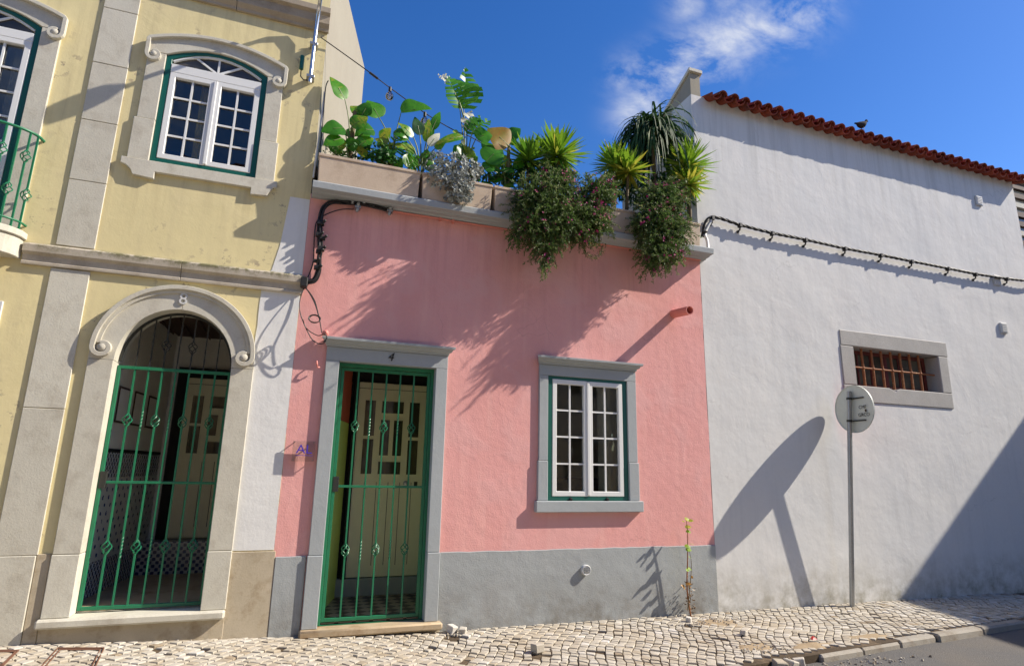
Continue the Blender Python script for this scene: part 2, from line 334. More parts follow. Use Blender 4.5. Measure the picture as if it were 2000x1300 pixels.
def tiles_mat(name, c1, c2, sc_, thr, dx=1, dz=1, bg_=None):
    m, t, b = mat(name)
    sx = N(t, 'ShaderNodeSeparateXYZ', {0: pos(t)}).outputs
    u = mul(t, N(t, 'ShaderNodeMath', {0: sx[0], 1: sx[1]}, operation='ADD').outputs[0], sc_*2*pi)
    w = mul(t, sx[2], sc_*2*pi)
    a = N(t, 'ShaderNodeMath', {0: u}, operation='SINE').outputs[0]; bb = N(t, 'ShaderNodeMath', {0: w}, operation='SINE').outputs[0]
    k = rng(t, mul(t, mul(t, a, bb), rng(t, noise(t, sc_*5, 3), .3, .7, .5, 1.5)), thr, thr+.12)
    t.links.new(mixc(t, k, c1, c2), b.inputs['Base Color']); b.inputs['Roughness'].default_value = .2; return m
M['azulejo'] = tiles_mat('blue_white_tiles', (.52, .53, .52), (.03, .05, .16), 7, .62)
M['frieze'] = tiles_mat('blue_frieze_tiles', (.46, .47, .48), (.02, .035, .13), 14, .02)
def floor_mat():
    m, t, b = mat('patterned_floor')
    v = N(t, 'ShaderNodeMapping', {0: pos(t), 'Rotation': (0, 0, .78)}).outputs[0]
    ck = N(t, 'ShaderNodeTexChecker', {'Vector': v, 'Color1': (.42, .33, .25, 1), 'Color2': (.06, .03, .025, 1), 'Scale': 9})
    t.links.new(ck.outputs[0], b.inputs['Base Color']); b.inputs['Roughness'].default_value = .35; return m
M['floortile'] = floor_mat()
def clear_plate():
    m, t, b = mat('clear_acrylic')
    tr = N(t, 'ShaderNodeBsdfTransparent', {'Color': (.90, .92, .91, 1)}); gl = N(t, 'ShaderNodeBsdfGlossy', {'Color': (1, 1, 1, 1), 'Roughness': .03})
    fr = N(t, 'ShaderNodeFresnel', {'IOR': 1.3}); ms = N(t, 'ShaderNodeMixShader', {0: fr.outputs[0], 1: tr.outputs[0], 2: gl.outputs[0]})
    t.links.new(ms.outputs[0], t.nodes['Material Output'].inputs[0]); return m
M['acrylic'] = clear_plate()
def pane_mat():
    m, t, b = mat('clear_window_glass')
    nb_ = bump(t, noise(t, 4, 2), .10, .02)
    tr = N(t, 'ShaderNodeBsdfTransparent', {'Color': (.84, .86, .84, 1)}); gl = N(t, 'ShaderNodeBsdfGlossy', {'Color': (1, 1, 1, 1), 'Roughness': .015, 'Normal': nb_})
    fr = N(t, 'ShaderNodeFresnel', {'IOR': 1.5, 'Normal': nb_}); ms = N(t, 'ShaderNodeMixShader', {0: fr.outputs[0], 1: tr.outputs[0], 2: gl.outputs[0]})
    t.links.new(ms.outputs[0], t.nodes['Material Output'].inputs[0]); return m
M['pane'] = pane_mat()
M['room'] = plaster('room_wall', (.62, .58, .48), (.55, .51, .42)); M['curtain'] = paint('ochre_curtain', (.62, .50, .16), .9, .2); M['lace'] = paint('grey_curtain', (.40, .39, .36), .9, .2); M['bluebox'] = paint('blue_box_paint', (.05, .10, .30), .5)
def bulbmat():
    m, t, b = mat('bulb_glass')
    tr = N(t, 'ShaderNodeBsdfTransparent', {'Color': (.88, .86, .80, 1)}); gl = N(t, 'ShaderNodeBsdfGlossy', {'Color': (1, 1, 1, 1), 'Roughness': .03})
    fr = N(t, 'ShaderNodeFresnel', {'IOR': 2.3}); ms = N(t, 'ShaderNodeMixShader', {0: fr.outputs[0], 1: tr.outputs[0], 2: gl.outputs[0]})
    t.links.new(ms.outputs[0], t.nodes['Material Output'].inputs[0]); return m
M['bulb'] = bulbmat()
M['feather'] = paint('dark_feathers', (.035, .035, .042), .9, .3, .1)

# ------------------------------------------------------------------ ground, road, pavement
ZG = [(-40, .9), (-6, .33), (-2, .127), (0, .05), (1.5, 0), (4.7, -.012), (12, -.045), (40, -.15)]
def zg(x):
    for (a, za), (b, zb) in zip(ZG, ZG[1:]):
        if x <= b: return za+(zb-za)*(x-a)/(b-a)
    return ZG[-1][1]
def zp(x, y): return zg(x)+.018*min(0, y)
def kerb_y(x): return -1.60+.113*(x-3.86) if x < 9 else -1.02+.05*(x-9)
mb = MB(); S = 600; mb.add([(-S, -S, -.75), (S, -S, -.75), (S, S, -.75), (-S, S, -.75)], [(0, 1, 2, 3)])
struct(mb.build('ground', M['sand']))
xs = [-40, -20, -10, -6, -4, -2, 0, 1.5, 3, 4.7, 6, 8, 9, 12, 20, 40]
mb = MB(); n = len(xs)
mb.add([(x, kerb_y(x)+.04, zp(x, kerb_y(x))-.07) for x in xs]+[(x, -4.6, zg(x)-.16) for x in xs], [(i, i+1, n+i+1, n+i) for i in range(n-1)])
road = struct(mb.build('road', M['asphalt']))
mb = MB()
mb.add([(x, .3, zp(x, 0)-.011) for x in xs]+[(x, kerb_y(x)+.05, zp(x, kerb_y(x))-.011) for x in xs]+[(x, kerb_y(x)+.05, zp(x, kerb_y(x))-.2) for x in xs],
       [(n*k+i, n*k+i+1, n*k+n+i+1, n*k+n+i) for k in range(2) for i in range(n-1)])
pave = struct(mb.build('pavement', M['joint']))
mb = MB(); mb.add([(x, -4.3, zg(x)-.06) for x in xs]+[(x, -12, zg(x)-.05) for x in xs]+[(x, -4.3, zg(x)-.25) for x in xs], [(i, i+1, n+i+1, n+i) for i in range(n-1)]+[(i, i+1, 2*n+i+1, 2*n+i) for i in range(n-1)])
struct(mb.build('bounce_pavement', M['bouncepave']))  # unseen pale paving, added to bounce warm light onto the house walls
# cobbles: an uneven skewed grid, the nearest ones single pieces
SANDY = [(G(1395, 1215, -.02), .20, .13), (G(1480, 1262, -.03), .17, .10), (G(1340, 1222, -.02), .10, .07), (G(880, 1243, 0), .10, .06), (G(1170, 1232, 0), .10, .04)]
HOLES = [G(1055, 1279, -.02), G(1165, 1272, -.02), G(905, 1243, 0), G(1385, 1270, -.02), G(910, 1292, -.02)]
cw = .077; ang = radians(37); ca, sa = cos(ang), sin(ang); rr = random.Random(3); cache = {}
def corner(i, j):
    if (i, j) not in cache:
        u, v = i*cw+(.5*cw if False else 0), j*cw*.92
        u += .05*sin(v*2.1+1)+.03*sin(v*5.3); v += .04*sin(u*2.7)
        x = ca*u+sa*v; y = -sa*u+ca*v
        cache[(i, j)] = (x+rr.uniform(-.012, .012), y+rr.uniform(-.012, .012))
    return cache[(i, j)]
stones = []
for i in range(-80, 205):
    for j in range(-172, 80):
        u, v = i*cw, j*cw*.92
        x = ca*u+sa*v; y = -sa*u+ca*v
        if not (-3.2 < x < 14.5 and kerb_y(x)-.15 < y < .15): continue
        q = [corner(i, j), corner(i+1, j), corner(i+1, j+1), corner(i, j+1)]
        cx = sum(p[0] for p in q)/4; cy = sum(p[1] for p in q)/4
        if cy < kerb_y(cx)+.13 or cy > .03: continue
        bad = any(((cx-s.x)/a)**2+((cy-s.y)/b)**2 < rr.uniform(.5, 1.3) for s, a, b in SANDY) or any(hypot(cx-h.x, cy-h.y) < .055 for h in HOLES)
        if bad: continue
        if rr.random() < .004: continue
        g = rr.uniform(.003, .009); dz = rr.gauss(0, .0032); tx, ty = rr.gauss(0, .03), rr.gauss(0, .03)
        def ins(p, k): 
            d = hypot(p[0]-cx, p[1]-cy); f = max(.2, 1-k/d); return (cx+(p[0]-cx)*f, cy+(p[1]-cy)*f)
        zc = zp(cx, cy)+dz
        ring = [(ins(p, g+.010), .0), (ins(p, g), -.008), (ins(p, g), -.05)] if False else None
        top = [ins(p, g+.005) for p in q]; mid = [ins(p, g) for p in q]
        zf = lambda p: zc+tx*(p[0]-cx)+ty*(p[1]-cy)
        b = MB(); b.tone = min(1, max(0, rr.gauss(.52, .16)))
        b.add([(p[0], p[1], zf(p)) for p in top]+[(p[0], p[1], zf(p)-.005) for p in mid]+[(p[0], p[1], zf(p)-.05) for p in mid]+[(cx, cy, zc+.002)],
              [(0, 1, 12), (1, 2, 12), (2, 3, 12), (3, 0, 12)]+[(k, 4+k, 4+(k+1) % 4, (k+1) % 4) for k in range(4)]+[(4+k, 8+k, 8+(k+1) % 4, 4+(k+1) % 4) for k in range(4)])
        pq = P((cx, cy, zc)); inview = 0 < pq[0] < 2000 and pq[1] < 1312
        dep = (Vector((cx, cy, zc))-CAM).length
        stones.append((0 if inview else 1, dep, b, (cx, cy, zc)))
stones.sort(key=lambda s: (s[0], s[1]))
rest = MB()
for k, (iv, dep, b, c) in enumerate(stones):
    if k < 298 and not iv:
        me = b.mesh('paving_stone', c, tone=True); me.materials.append(M['cobble']); put('paving_stone', me, pave, c)
    else:
        rest.tone = b.tone; rest.add(b.v, b.f)
rest.build('paving_stones', M['cobble'], pave, tone=True, kind='stuff')
# kerb stones
x = -2.6; rk = random.Random(5)
while x < 13:
    L = rk.uniform(.42, .95); x1 = x+L-.014
    if not (3.9 < x+L/2 < 4.45):
        jy = rk.uniform(-.02, .02); jz = rk.uniform(-.016, .004)
        b = MB(); a0, a1 = kerb_y(x)+jy, kerb_y(x1)+jy+rk.uniform(-.01, .01)
        z0, z1 = zp(x, a0)+jz, zp(x1, a1)+jz
        b.add([(x, a0-.01, z0-.3), (x1, a1-.01, z1-.3), (x1, a1+.125, z1-.3), (x, a0+.125, z0-.3), (x, a0+.015, z0), (x1, a1+.015, z1-rk.uniform(0, .008)), (x1, a1+.125, z1), (x, a0+.125, z0)],
              [(0, 3, 2, 1), (4, 5, 6, 7), (0, 1, 5, 4), (1, 2, 6, 5), (2, 3, 7, 6), (3, 0, 4, 7)])
        b.build('kerb_stone', M['kerb'], pave, bevel=.018, smooth=30)
    x += L
def mound(name, c, a, b_, h, label, m='sand'):
    mb = MB(); R = 5; K = 22; vs_ = [Vector((c.x, c.y, zp(c.x, c.y)+h))]; rq = random.Random(int(c.x*100))
    jit = [rq.uniform(.55, 1.35) for _ in range(K)]
    for r in range(1, R+1):
        for k in range(K):
            f = r/R*jit[k]; xx, yy = c.x+a*f*cos(2*pi*k/K), c.y+b_*f*sin(2*pi*k/K)
            zb = zp(xx, yy) if yy > kerb_y(xx) else zp(xx, kerb_y(xx))-.07
            vs_.append(Vector((xx, yy, zb+h*(1-(r/R)**2)-(.012 if r == R else 0)+rq.uniform(-.002, .002))))
    fs = [(0, 1+k, 1+(k+1) % K) for k in range(K)]+[(1+(r-1)*K+k, 1+r*K+k, 1+r*K+(k+1) % K, 1+(r-1)*K+(k+1) % K) for r in range(1, R) for k in range(K)]
    mb.add(vs_, fs); o = mb.build(name, M[m], smooth=80, kind='stuff'); tag(o, label, 'sand'); return o
mound('sand_patch', SANDY[0][0], .26, .15, -.001, 'sandy bare patch in the paving at the corner of pink and white houses')
mound('sand_patch', SANDY[1][0], .22, .13, .003, 'loose sand beside the broken kerb near the loose stones')
mound('sand_patch', G(1700, 1272, -.18), .30, .07, .008, 'thin sand strip in the gutter below the kerb')
mound('sand_patch', G(1580, 1290, -.17), .28, .08, .010, 'sand spilled from the broken kerb onto the road')
# ------------------------------------------------------------------ shared builders
def casement(house, x0, x1, z0, z1, yf, rows, fw=.045, arch=0, transom=None, frame=M['dgreen'], name='window'):
    """window part: painted frame; sub-parts: white sashes, muntins, panes"""
    b = MB()
    outer = [(x0, z0), (x1, z0)]+(seg_arc(x0, x1, z1, arch) if arch else [(x1, z1), (x0, z1)])
    xi0, xi1, zi0, zi1 = x0+fw, x1-fw, z0+fw*.8, z1-fw*.6
    inner = [(xi0, zi0), (xi1, zi0)]+(seg_arc(xi0, xi1, zi1, arch) if arch else [(xi1, zi1), (xi0, zi1)])
    b.holed(outer, [inner], yf, yf+.10); win = b.build(name, frame, house, bevel=.003)
    top = transom[0] if transom else zi1
    ys = yf+.008; xm = (xi0+xi1)/2; st = .052
    if transom:
        MB().box(xi0+.001, xi1-.001, ys-.012, ys+.05, transom[0], transom[1]).build('transom', M['upvc'], win, bevel=.004)
        fan = [(xi0, transom[1]), (xi1, transom[1])]+seg_arc(xi0, xi1, zi1, arch)
        MB().xz(fan, ys+.028, ys+.034).build('pane', M['glass'], win)
        rim = MB().ribbon(seg_arc(xi0+.008, xi1-.008, zi1-.008, arch), .016, ys+.002, ys+.045).build('fanlight_rim', M['upvc'], win)
        for a in (40, 90, 140):
            p0 = (xm, transom[1]); rr_ = (zi1+arch-transom[1])*(1.0 if a == 90 else 1.28)
            MB().ribbon([p0, (xm+rr_*cos(radians(a))*1.25, transom[1]+rr_*sin(radians(a))*.93)], .018, ys+.012, ys+.024).build('fanlight_bar', M['upvc'], win)
    for li, (a, c) in enumerate(((xi0, xm), (xm, xi1))):
        a += .002; c -= .002
        b = MB(); b.holed([(a, zi0), (c, zi0), (c, top), (a, top)], [[(a+st, zi0+st), (c-st, zi0+st), (c-st, top-st), (a+st, top-st)]], ys-.012, ys+.045)
        b.build('sash', M['upvc'], win, bevel=.005)
        gx0, gx1, gz0, gz1 = a+st, c-st, zi0+st, top-st
        mw = .018; xc = (gx0+gx1)/2
        MB().box(xc-mw/2, xc+mw/2, ys+.006, ys+.022, gz0, gz1).build('muntin', M['upvc'], win)
        for r in range(1, rows):
            zz = gz0+(gz1-gz0)*r/rows; MB().box(gx0, gx1, ys+.008, ys+.020, zz-mw/2, zz+mw/2).build('muntin', M['upvc'], win)
        for r in range(rows):
            for cxx in range(2):
                pw, ph = (gx1-gx0)/2, (gz1-gz0)/rows
                me = MB().box(-pw/2, pw/2, 0, .004, -ph/2, ph/2).mesh('pane'); me.materials.append(M['pane'])
                put('pane', me, win, (gx0+pw*(cxx+.5), ys+.026, gz0+ph*(r+.5)), (random.gauss(0, .006), 0, random.gauss(0, .010)))
    # closing strip over the meeting stiles
    MB().box(xm-.016, xm+.016, ys-.022, ys-.010, zi0+.01, top-.01).build('meeting_strip', M['upvc'], win, bevel=.003)
    return win
def basket_mesh(h=.12, r=.038, w=.005):
    b = MB()
    for k in range(4):
        b.tube([(r*sin(pi*i/8)*cos(k*pi/2+i/8*pi*1.1), r*sin(pi*i/8)*sin(k*pi/2+i/8*pi*1.1), -h/2+h*i/8) for i in range(9)], w, 5)
    b.lathe([(.009, -h/2-.008), (.009, -h/2+.006)], (0, 0, 0), n=8); b.lathe([(.009, h/2-.006), (.009, h/2+.008)], (0, 0, 0), n=8)
    return b.mesh('basket', smooth=50)
BASKET = {}
def basket(parent, p, m):
    if m not in BASKET:
        BASKET[m] = basket_mesh(); BASKET[m].materials.append(M[m])
    return put('basket', BASKET[m], parent, p, (0, 0, random.uniform(0, 1.5)))
def twist_bar(x, y, z0, z1, twists, w=.0075):
    b = MB(); zs = [z0]; 
    for (zc, hl) in twists: zs += [zc-hl+2*hl*i/18 for i in range(19)]
    zs.append(z1); vs_ = []; a = 0; pz = None
    for z in zs:
        inside = any(abs(z-zc) <= hl+1e-6 and pz is not None and abs(pz-zc) <= hl+1e-6 for zc, hl in twists)
        if inside: a += pi/6
        pz = z
        for k in range(4): vs_.append((x+w*1.3*cos(a+pi/4+k*pi/2), y+w*1.3*sin(a+pi/4+k*pi/2), z))
    m = len(zs); b.add(vs_, [(i*4+k, i*4+(k+1) % 4, i*4+4+(k+1) % 4, i*4+4+k) for i in range(m-1) for k in range(4)]+[(3, 2, 1, 0), tuple((m-1)*4+k for k in range(4))])
    return b
def gate(house, x0, x1, z0, z1, y, zmid, nb, zb, m='green', fw=.028, label=None):
    b = MB()
    b.box(x0, x0+fw, y-.014, y+.014, z0, z1); b.box(x1-fw, x1, y-.014, y+.014, z0, z1)
    b.box(x0+fw, x1-fw, y-.0135, y+.0135, z0, z0+fw); b.box(x0+fw, x1-fw, y-.0135, y+.0135, z1-fw, z1)
    b.box(x0+fw, x1-fw, y-.010, y+.010, zmid-.011, zmid+.011)
    g = b.build('gate', M[m], house, bevel=.002)
    for i in range(nb):
        x = x0+fw+(x1-x0-2*fw)*(i+1)/(nb+1)
        if i % 2 == 0:
            cuts = [z0+fw]+[v for zc in sorted(zb) for v in (zc-.06, zc+.06)]+[z1-fw]
            bb = MB()
            for k in range(0, len(cuts), 2): bb.box(x-.0075, x+.0075, y-.0075, y+.0075, cuts[k], cuts[k+1])
            bb.build('bar', M[m], g)
            for zc in zb: basket(g, (x, y, zc), m)
        else:
            twist_bar(x, y, z0+fw, z1-fw, [(zc, .09) for zc in sorted(zb)]).build('bar', M[m], g)
    MB().box(x0+fw*.2, x0+fw+.03, y-.02, y+.02, zmid-.05, zmid+.09).build('lock_box', M['iron'], g, bevel=.003)
    return g
# ------------------------------------------------------------------ yellow house
SK = .269       # party walls run back at a skew
yh = thing('yellow_house', 'pale yellow two-storey house with arched gated doorway and stone trims', 'house', (-1.05, 0, .1))
ACX, AA, AB, ASP = -1.04, .465, .50, 2.36
arch_hole = [(ACX-AA-.08, .23), (ACX+AA+.08, .23)]+arc(ACX, ASP, AA+.08, AB+.08, 0, 180, 24)
wx0, wx1, wz0, wz1 = -1.50, -.575, 4.27, 5.40
DX = -1.94
win_hole = [(wx0-.05, wz0-.05), (wx1+.05, wz0-.05)]+seg_arc(wx0-.05, wx1+.05, wz1+.04, .14)
fr_hole = [(wx0+DX-.05, 3.345), (wx1+DX+.05, 3.345)]+seg_arc(wx0+DX-.05, wx1+DX+.05, wz1+.04, .14)
b = MB(); b.holed([(-6.5, -.2), (-.045, -.2), (-.045, 7.22), (-6.5, 7.22)], [arch_hole, win_hole, fr_hole], 0, .28); b.build('wall', M['yellow'], yh)
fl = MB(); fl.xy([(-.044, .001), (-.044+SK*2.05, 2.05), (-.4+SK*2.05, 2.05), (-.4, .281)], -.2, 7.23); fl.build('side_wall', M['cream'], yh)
MB().xy([(-6.5, .281), (-.41, .281), (-.41+SK*2.0, 2.0), (-6.5, 2.0)], 7.0, 7.2).build('roof', M['lioz'], yh)
MB().xy([(-6.5, 2.7), (.1, 2.7), (.1, 2.8), (-6.5, 2.8)], -.2, 7.1).build('rear_wall', M['cream'], yh)
def curtain(name, x0, x1, y, z0, z1, m, house):
    b = MB(); k = max(6, int((x1-x0)/.025)); vs_ = []
    for i in range(k+1):
        x = x0+(x1-x0)*i/k; vs_ += [(x, y+.012*sin(i*1.9)+random.uniform(-.002, .002), z0), (x, y+.012*sin(i*1.9+.4), z1)]
    return b.add(vs_, [(2*i, 2*i+2, 2*i+3, 2*i+1) for i in range(k)]).build(name, M[m], house, smooth=60)
for (a, c) in ((-1.75, -.45), (-3.75, -2.35)):
    MB().holed([(a, 3.38), (c, 3.38), (c, 5.8), (a, 5.8)], [], 1.5, 1.52).build('room_wall', M['room'], yh)
    MB().box(a-.02, a, .29, 1.5, 3.38, 5.8).build('room_wall', M['room'], yh); MB().box(c, c+.02, .29, 1.5, 3.38, 5.8).build('room_wall', M['room'], yh)
    MB().box(a, c, .29, 1.5, 5.8, 5.82).build('room_ceiling', M['room'], yh); MB().box(a, c, .29, 1.5, 3.36, 3.38).build('room_floor', M['darkceil'], yh)
curtain('curtain', -1.19, -1.07, .17, 4.2, 5.5, 'curtain', yh)
MB().box(-1.6, -1.25, .45, .9, 3.4, 4.62).build('blue_box', M['bluebox'], yh); MB().box(-.95, -.70, .5, .9, 3.4, 4.55).build('blue_box', M['bluebox'], yh)  # blue boxes behind the glass give the lower panes their blue tone
curtain('curtain', -2.75, -2.56, .17, 3.45, 5.5, 'lace', yh)
MB().xz([(-.047, .765), (-.047, 4.13)]+[(x_, z_) for z_, x_ in [(4.13, -.235), (3.6, -.28), (3.34, -.33)]]+[(x_, z_) for z_, x_ in reversed([(z_, x_) for z_, x_ in ((.765+2.5*i/26, -.40+random.uniform(-.006, .006)) for i in range(27))])], -.004, 0).build('white_band', M['whitepatch'], yh)
# base course
MB().box(-.40, -.03, -.012, 0, -.15, .755).build('base_panel', M['base'], yh, bevel=.004)
MB().box(-1.70, -.385, -.015, .02, -.15, .225).build('base_panel', M['base'], yh, bevel=.004)
MB().box(-1.80, -1.705, -.012, 0, -.15, .775).build('base_panel', M['base'], yh, bevel=.004)
MB().box(-2.12, -1.803, -.022, 0, -.15, .765).build('base_panel', M['lioz'], yh, bevel=.005)
MB().box(-6.5, -2.123, -.012, 0, -.15, .775).build('base_panel', M['base'], yh, bevel=.004)
# pilaster stones
for z0, z1 in ((.768, 1.92), (1.923, 3.125), (3.335, 3.96), (3.963, 4.56), (4.563, 5.16), (5.163, 5.76), (5.763, 6.08)):
    MB().box(-2.085, -1.795, -.014-random.uniform(0, .002), 0, z0, z1-.002).build('pilaster_stone', M['lioz'], yh, bevel=.004)
# string course (two stones), upper band
SC = [(0, 3.13), (-.030, 3.13), (-.032, 3.155), (-.020, 3.162), (-.024, 3.215), (-.052, 3.238), (-.056, 3.30), (-.045, 3.312), (0, 3.33)]
for a, c in ((-2.30, -1.095), (-1.09, -.03)): MB().prof_x(SC, a, c).build('string_course', M['liozd'], yh, bevel=.002)
MB().prof_x(SC, -6.5, -3.62).build('string_course', M['liozd'], yh, bevel=.002)
UB = [(0, 6.08), (-.03, 6.08), (-.035, 6.11), (-.07, 6.15), (-.075, 6.24), (-.11, 6.26), (-.115, 6.32), (-.09, 6.335), (0, 6.36)]
for a, c in ((-6.5, -2.2), (-2.195, -.95), (-.945, -.03)): MB().prof_x(UB, a, c).build('upper_band', M['bandstone'], yh, bevel=.002)
# arched doorway surround
for sx, (a, c) in (('l', (ACX-.655, ACX-AA)), ('r', (ACX+AA, ACX+.655))):
    MB().box(a, c, -.026, .281, .772, ASP-.002).build('jamb_stone', M['lioz'], yh, bevel=.004)
    MB().box(a-.004, c, -.032, .281, .297, .768).build('jamb_stone', M['lioz'], yh, bevel=.005)
inn = arc(ACX, ASP, AA, AB, 0, 180, 28); out = arc(ACX, ASP, .655, .715, 0, 180, 28)
for a, c in ((0, 14), (14, 28)):
    i0 = inn[a:c+1]; o0 = out[a:c+1]
    if a == 0: i0[-1] = (i0[-1][0]+.0015, i0[-1][1]); o0[-1] = (o0[-1][0]+.0015, o0[-1][1])
    else: i0[0] = (i0[0][0]-.0015, i0[0][1]); o0[0] = (o0[0][0]-.0015, o0[0][1])
    q = MB(); vs_ = []; m_ = len(i0)
    for (ix, iz), (ox, oz) in zip(i0, o0): vs_ += [(ix, -.026, iz), (ox, -.026, oz), (ox, .281, oz), (ix, .281, iz)]
    q.add(vs_, [(k*4+j, k*4+(j+1) % 4, k*4+4+(j+1) % 4, k*4+4+j) for k in range(m_-1) for j in range(4)]+[(3, 2, 1, 0), tuple((m_-1)*4+j for j in range(4))])
    q.build('arch_stone', M['lioz'], yh, smooth=40)
def scroll(cx_, cz_, r, sgn):   # curls inward from the outer bottom end
    return [(cx_+sgn*(r-(r*.55)*i/16)*cos(radians(180+300*i/16)), cz_+(r-(r*.55)*i/16)*sin(radians(180+300*i/16))) for i in range(17)]
hl = arc(ACX, 2.46, .635, .60, 0, 180, 36)
path = list(reversed(scroll(ACX+.635-.075, 2.46, .075, -1)))+hl[1:-1]+scroll(ACX-.635+.075, 2.46, .075, 1)
hood = MB().ribbon(path, .040, -.062, -.02).build('arch_hood', M['lioz'], yh, bevel=.004)
for sg in (-1, 1): MB().lathe([(.036, 0), (.036, .036), (.024, .046), (0, .048)], (ACX+sg*.56, -.02, 2.46), (0, -1, 0), 20).build('scroll_eye', M['lioz'], hood, smooth=40)
hp = MB().ribbon(arc(ACX, 2.46, .60, .565, 4, 176, 30), .03, -.042, -.02).build('hood_fillet', M['lioz'], hood)
me8 = text_mesh('8', .15, .012); me8.materials.append(M['plastic'])
put('house_number', me8, yh, (ACX+.0, -.034, 2.955), (pi/2, 0, 0))
MB().box(-1.72, -.385, -.075, .20, .225, .295).build('door_sill', M['lioz'], yh, bevel=.015)
# upper window surround
ys_ = -.022
for a, c in ((-1.655, wx0), (wx1, -.42)):
    MB().box(a, c, ys_, .10, 4.68, 5.40-.001).build('window_jamb', M['lioz'], yh, bevel=.004)
    MB().box(a-(.02 if a < -1 else 0), c+(.02 if a > -1 else 0), ys_-.006, .10, 4.255, 4.677).build('window_jamb', M['lioz'], yh, bevel=.004)
    MB().box(a+DX, c+DX, ys_, .10, 3.36, 5.40-.001).build('window_jamb', M['lioz'], yh, bevel=.004)
for dx in (0, DX):
    lo = seg_arc(wx0+dx, wx1+dx, wz1, .14); hi = seg_arc(-1.655+dx, -.42+dx, 5.525, .145)
    MB().xz([(-1.655+dx, 5.402)]+[(wx0+dx, 5.402)]+list(reversed(lo))[1:-1]+[(wx1+dx, 5.402), (-.42+dx, 5.402)]+hi, ys_, .10).build('window_head', M['lioz'], yh, bevel=.003)
    pth = list(reversed(scroll(-.405+dx-.062, 5.36, .062, -1)))+[(-.405+dx, 5.40), (-.405+dx, 5.52)]+seg_arc(-1.655+dx, -.41+dx, 5.53, .14, 20)[1:-1]+[(-1.66+dx, 5.52), (-1.66+dx, 5.40)]+scroll(-1.66+dx+.062, 5.36, .062, 1)
    h2 = MB().ribbon(pth, .036, -.056, -.018).build('window_hood', M['lioz'], yh, bevel=.004)
    for xx in (-.405-.062+dx, -1.66+.062+dx): MB().lathe([(.03, 0), (.03, .034), (.02, .042), (0, .044)], (xx, -.018, 5.36), (0, -1, 0), 18).build('scroll_eye', M['lioz'], h2, smooth=40)
sill = [(-1.715, 4.252), (-1.715, 4.19), (-1.67, 4.175), (-1.63, 4.14), (-1.605, 4.09), (-1.43, 4.075), (-1.43, 4.145), (-.60, 4.145), (-.60, 4.075), (-.45, 4.085), (-.425, 4.14), (-.40, 4.18), (-.37, 4.19), (-.37, 4.252)]
MB().xz(sill, -.040, .10).build('window_sill', M['lioz'], yh, bevel=.004)
casement(yh, wx0+.002, wx1-.002, wz0, wz1, .0, 4, fw=.05, arch=.135, transom=(5.235, 5.325))
casement(yh, wx0+DX+.002, wx1+DX-.002, 3.42, wz1, .0, 7, fw=.05, arch=.135, transom=(5.235, 5.325), name='french_window')
# balcony
bcx, bhw, bpr = wx0+DX+(wx1-wx0)/2+.02, .66, .34
def bal(t, k=1.0, o=0.0): return (bcx+(bhw+o)*cos(t)*(1), -(bpr+o)*abs(sin(t))**.8)
slab = [bal(pi*i/20) for i in range(21)]
b = MB(); b.xy(slab, 3.34, 3.40); b.xy([bal(pi*i/20, 1, -.02) for i in range(21)], 3.17, 3.345)
bl = b.build('balcony', M['lioz'], yh, bevel=.006)
for zz, r_ in ((4.28, .013), (3.47, .010)):
    MB().tube([(*bal(pi*i/24, 1, -.03), zz) for i in range(25)], r_, 8).build('rail', M['green'], bl, smooth=50)
for i in range(1, 16):
    px_, py_ = bal(pi*i/16, 1, -.03); zc = (4.05, 3.72)[i % 2]
    bb = MB(); bb.box(px_-.007, px_+.007, py_-.007, py_+.007, 3.40, zc-.05); bb.box(px_-.007, px_+.007, py_-.007, py_+.007, zc+.05, 4.28); bb.build('bar', M['green'], bl); basket(bl, (px_, py_, zc), 'green')
# gate, fixed grille above, porch behind
GY = .125
yg = gate(yh, ACX-AA+.004, ACX+AA-.004, .315, 2.335, GY, 1.33, 7, (1.86, .80))
yg['label'] = 'green iron gate with twisted and basket bars in the arch'
gr = MB().ribbon(arc(ACX, ASP, AA-.012, AB-.012, 1, 179, 24), .02, GY-.01, GY+.01).build('arch_grille', M['iron'], yh)
for i in range(7):
    x = ACX-AA+.03+(2*AA-.06)*(i+1)/8; zt = ASP+AB*sqrt(max(0, 1-((x-ACX)/AA)**2))-.02
    if i % 2 == 0 and zt > 2.70:
        bb = MB(); bb.box(x-.006, x+.006, GY-.006, GY+.006, 2.335, 2.49); bb.box(x-.006, x+.006, GY-.006, GY+.006, 2.59, zt); bb.build('grille_bar', M['iron'], gr); basket(gr, (x, GY, 2.54), 'iron')
    else: twist_bar(x, GY, 2.335, max(zt, 2.40), [(2.45, .06)] if zt > 2.72 else [], .006).build('grille_bar', M['iron'], gr)
LX0, LX1, BY = -1.60, -1.40, 2.0
RX0, RX1 = -.40, .02
def skew_wall(name, x0, x1, y0, y1, z0, z1, m, th=-.05):
    return MB().xy([(x0, y0), (x1, y1), (x1+th, y1), (x0+th, y0)], z0, z1).build(name, m, yh)
skew_wall('porch_wall', LX0, LX1, .281, BY, 1.62, 3.0, M['innerwhite']); skew_wall('tile_frieze', LX0+.002, LX1+.002, .281, BY, 1.36, 1.585, M['frieze']); skew_wall('tile_cap', LX0+.006, LX1+.006, .281, BY, 1.587, 1.618, M['dark'])
skew_wall('tile_dado', LX0+.002, LX1+.002, .281, BY, .62, 1.358, M['azulejo']); skew_wall('tile_border', LX0+.003, LX1+.003, .281, BY, .25, .618, M['frieze'])
skew_wall('porch_wall', RX0, RX1, .29, BY, .25, 3.0, M['innerwhite'], .05)
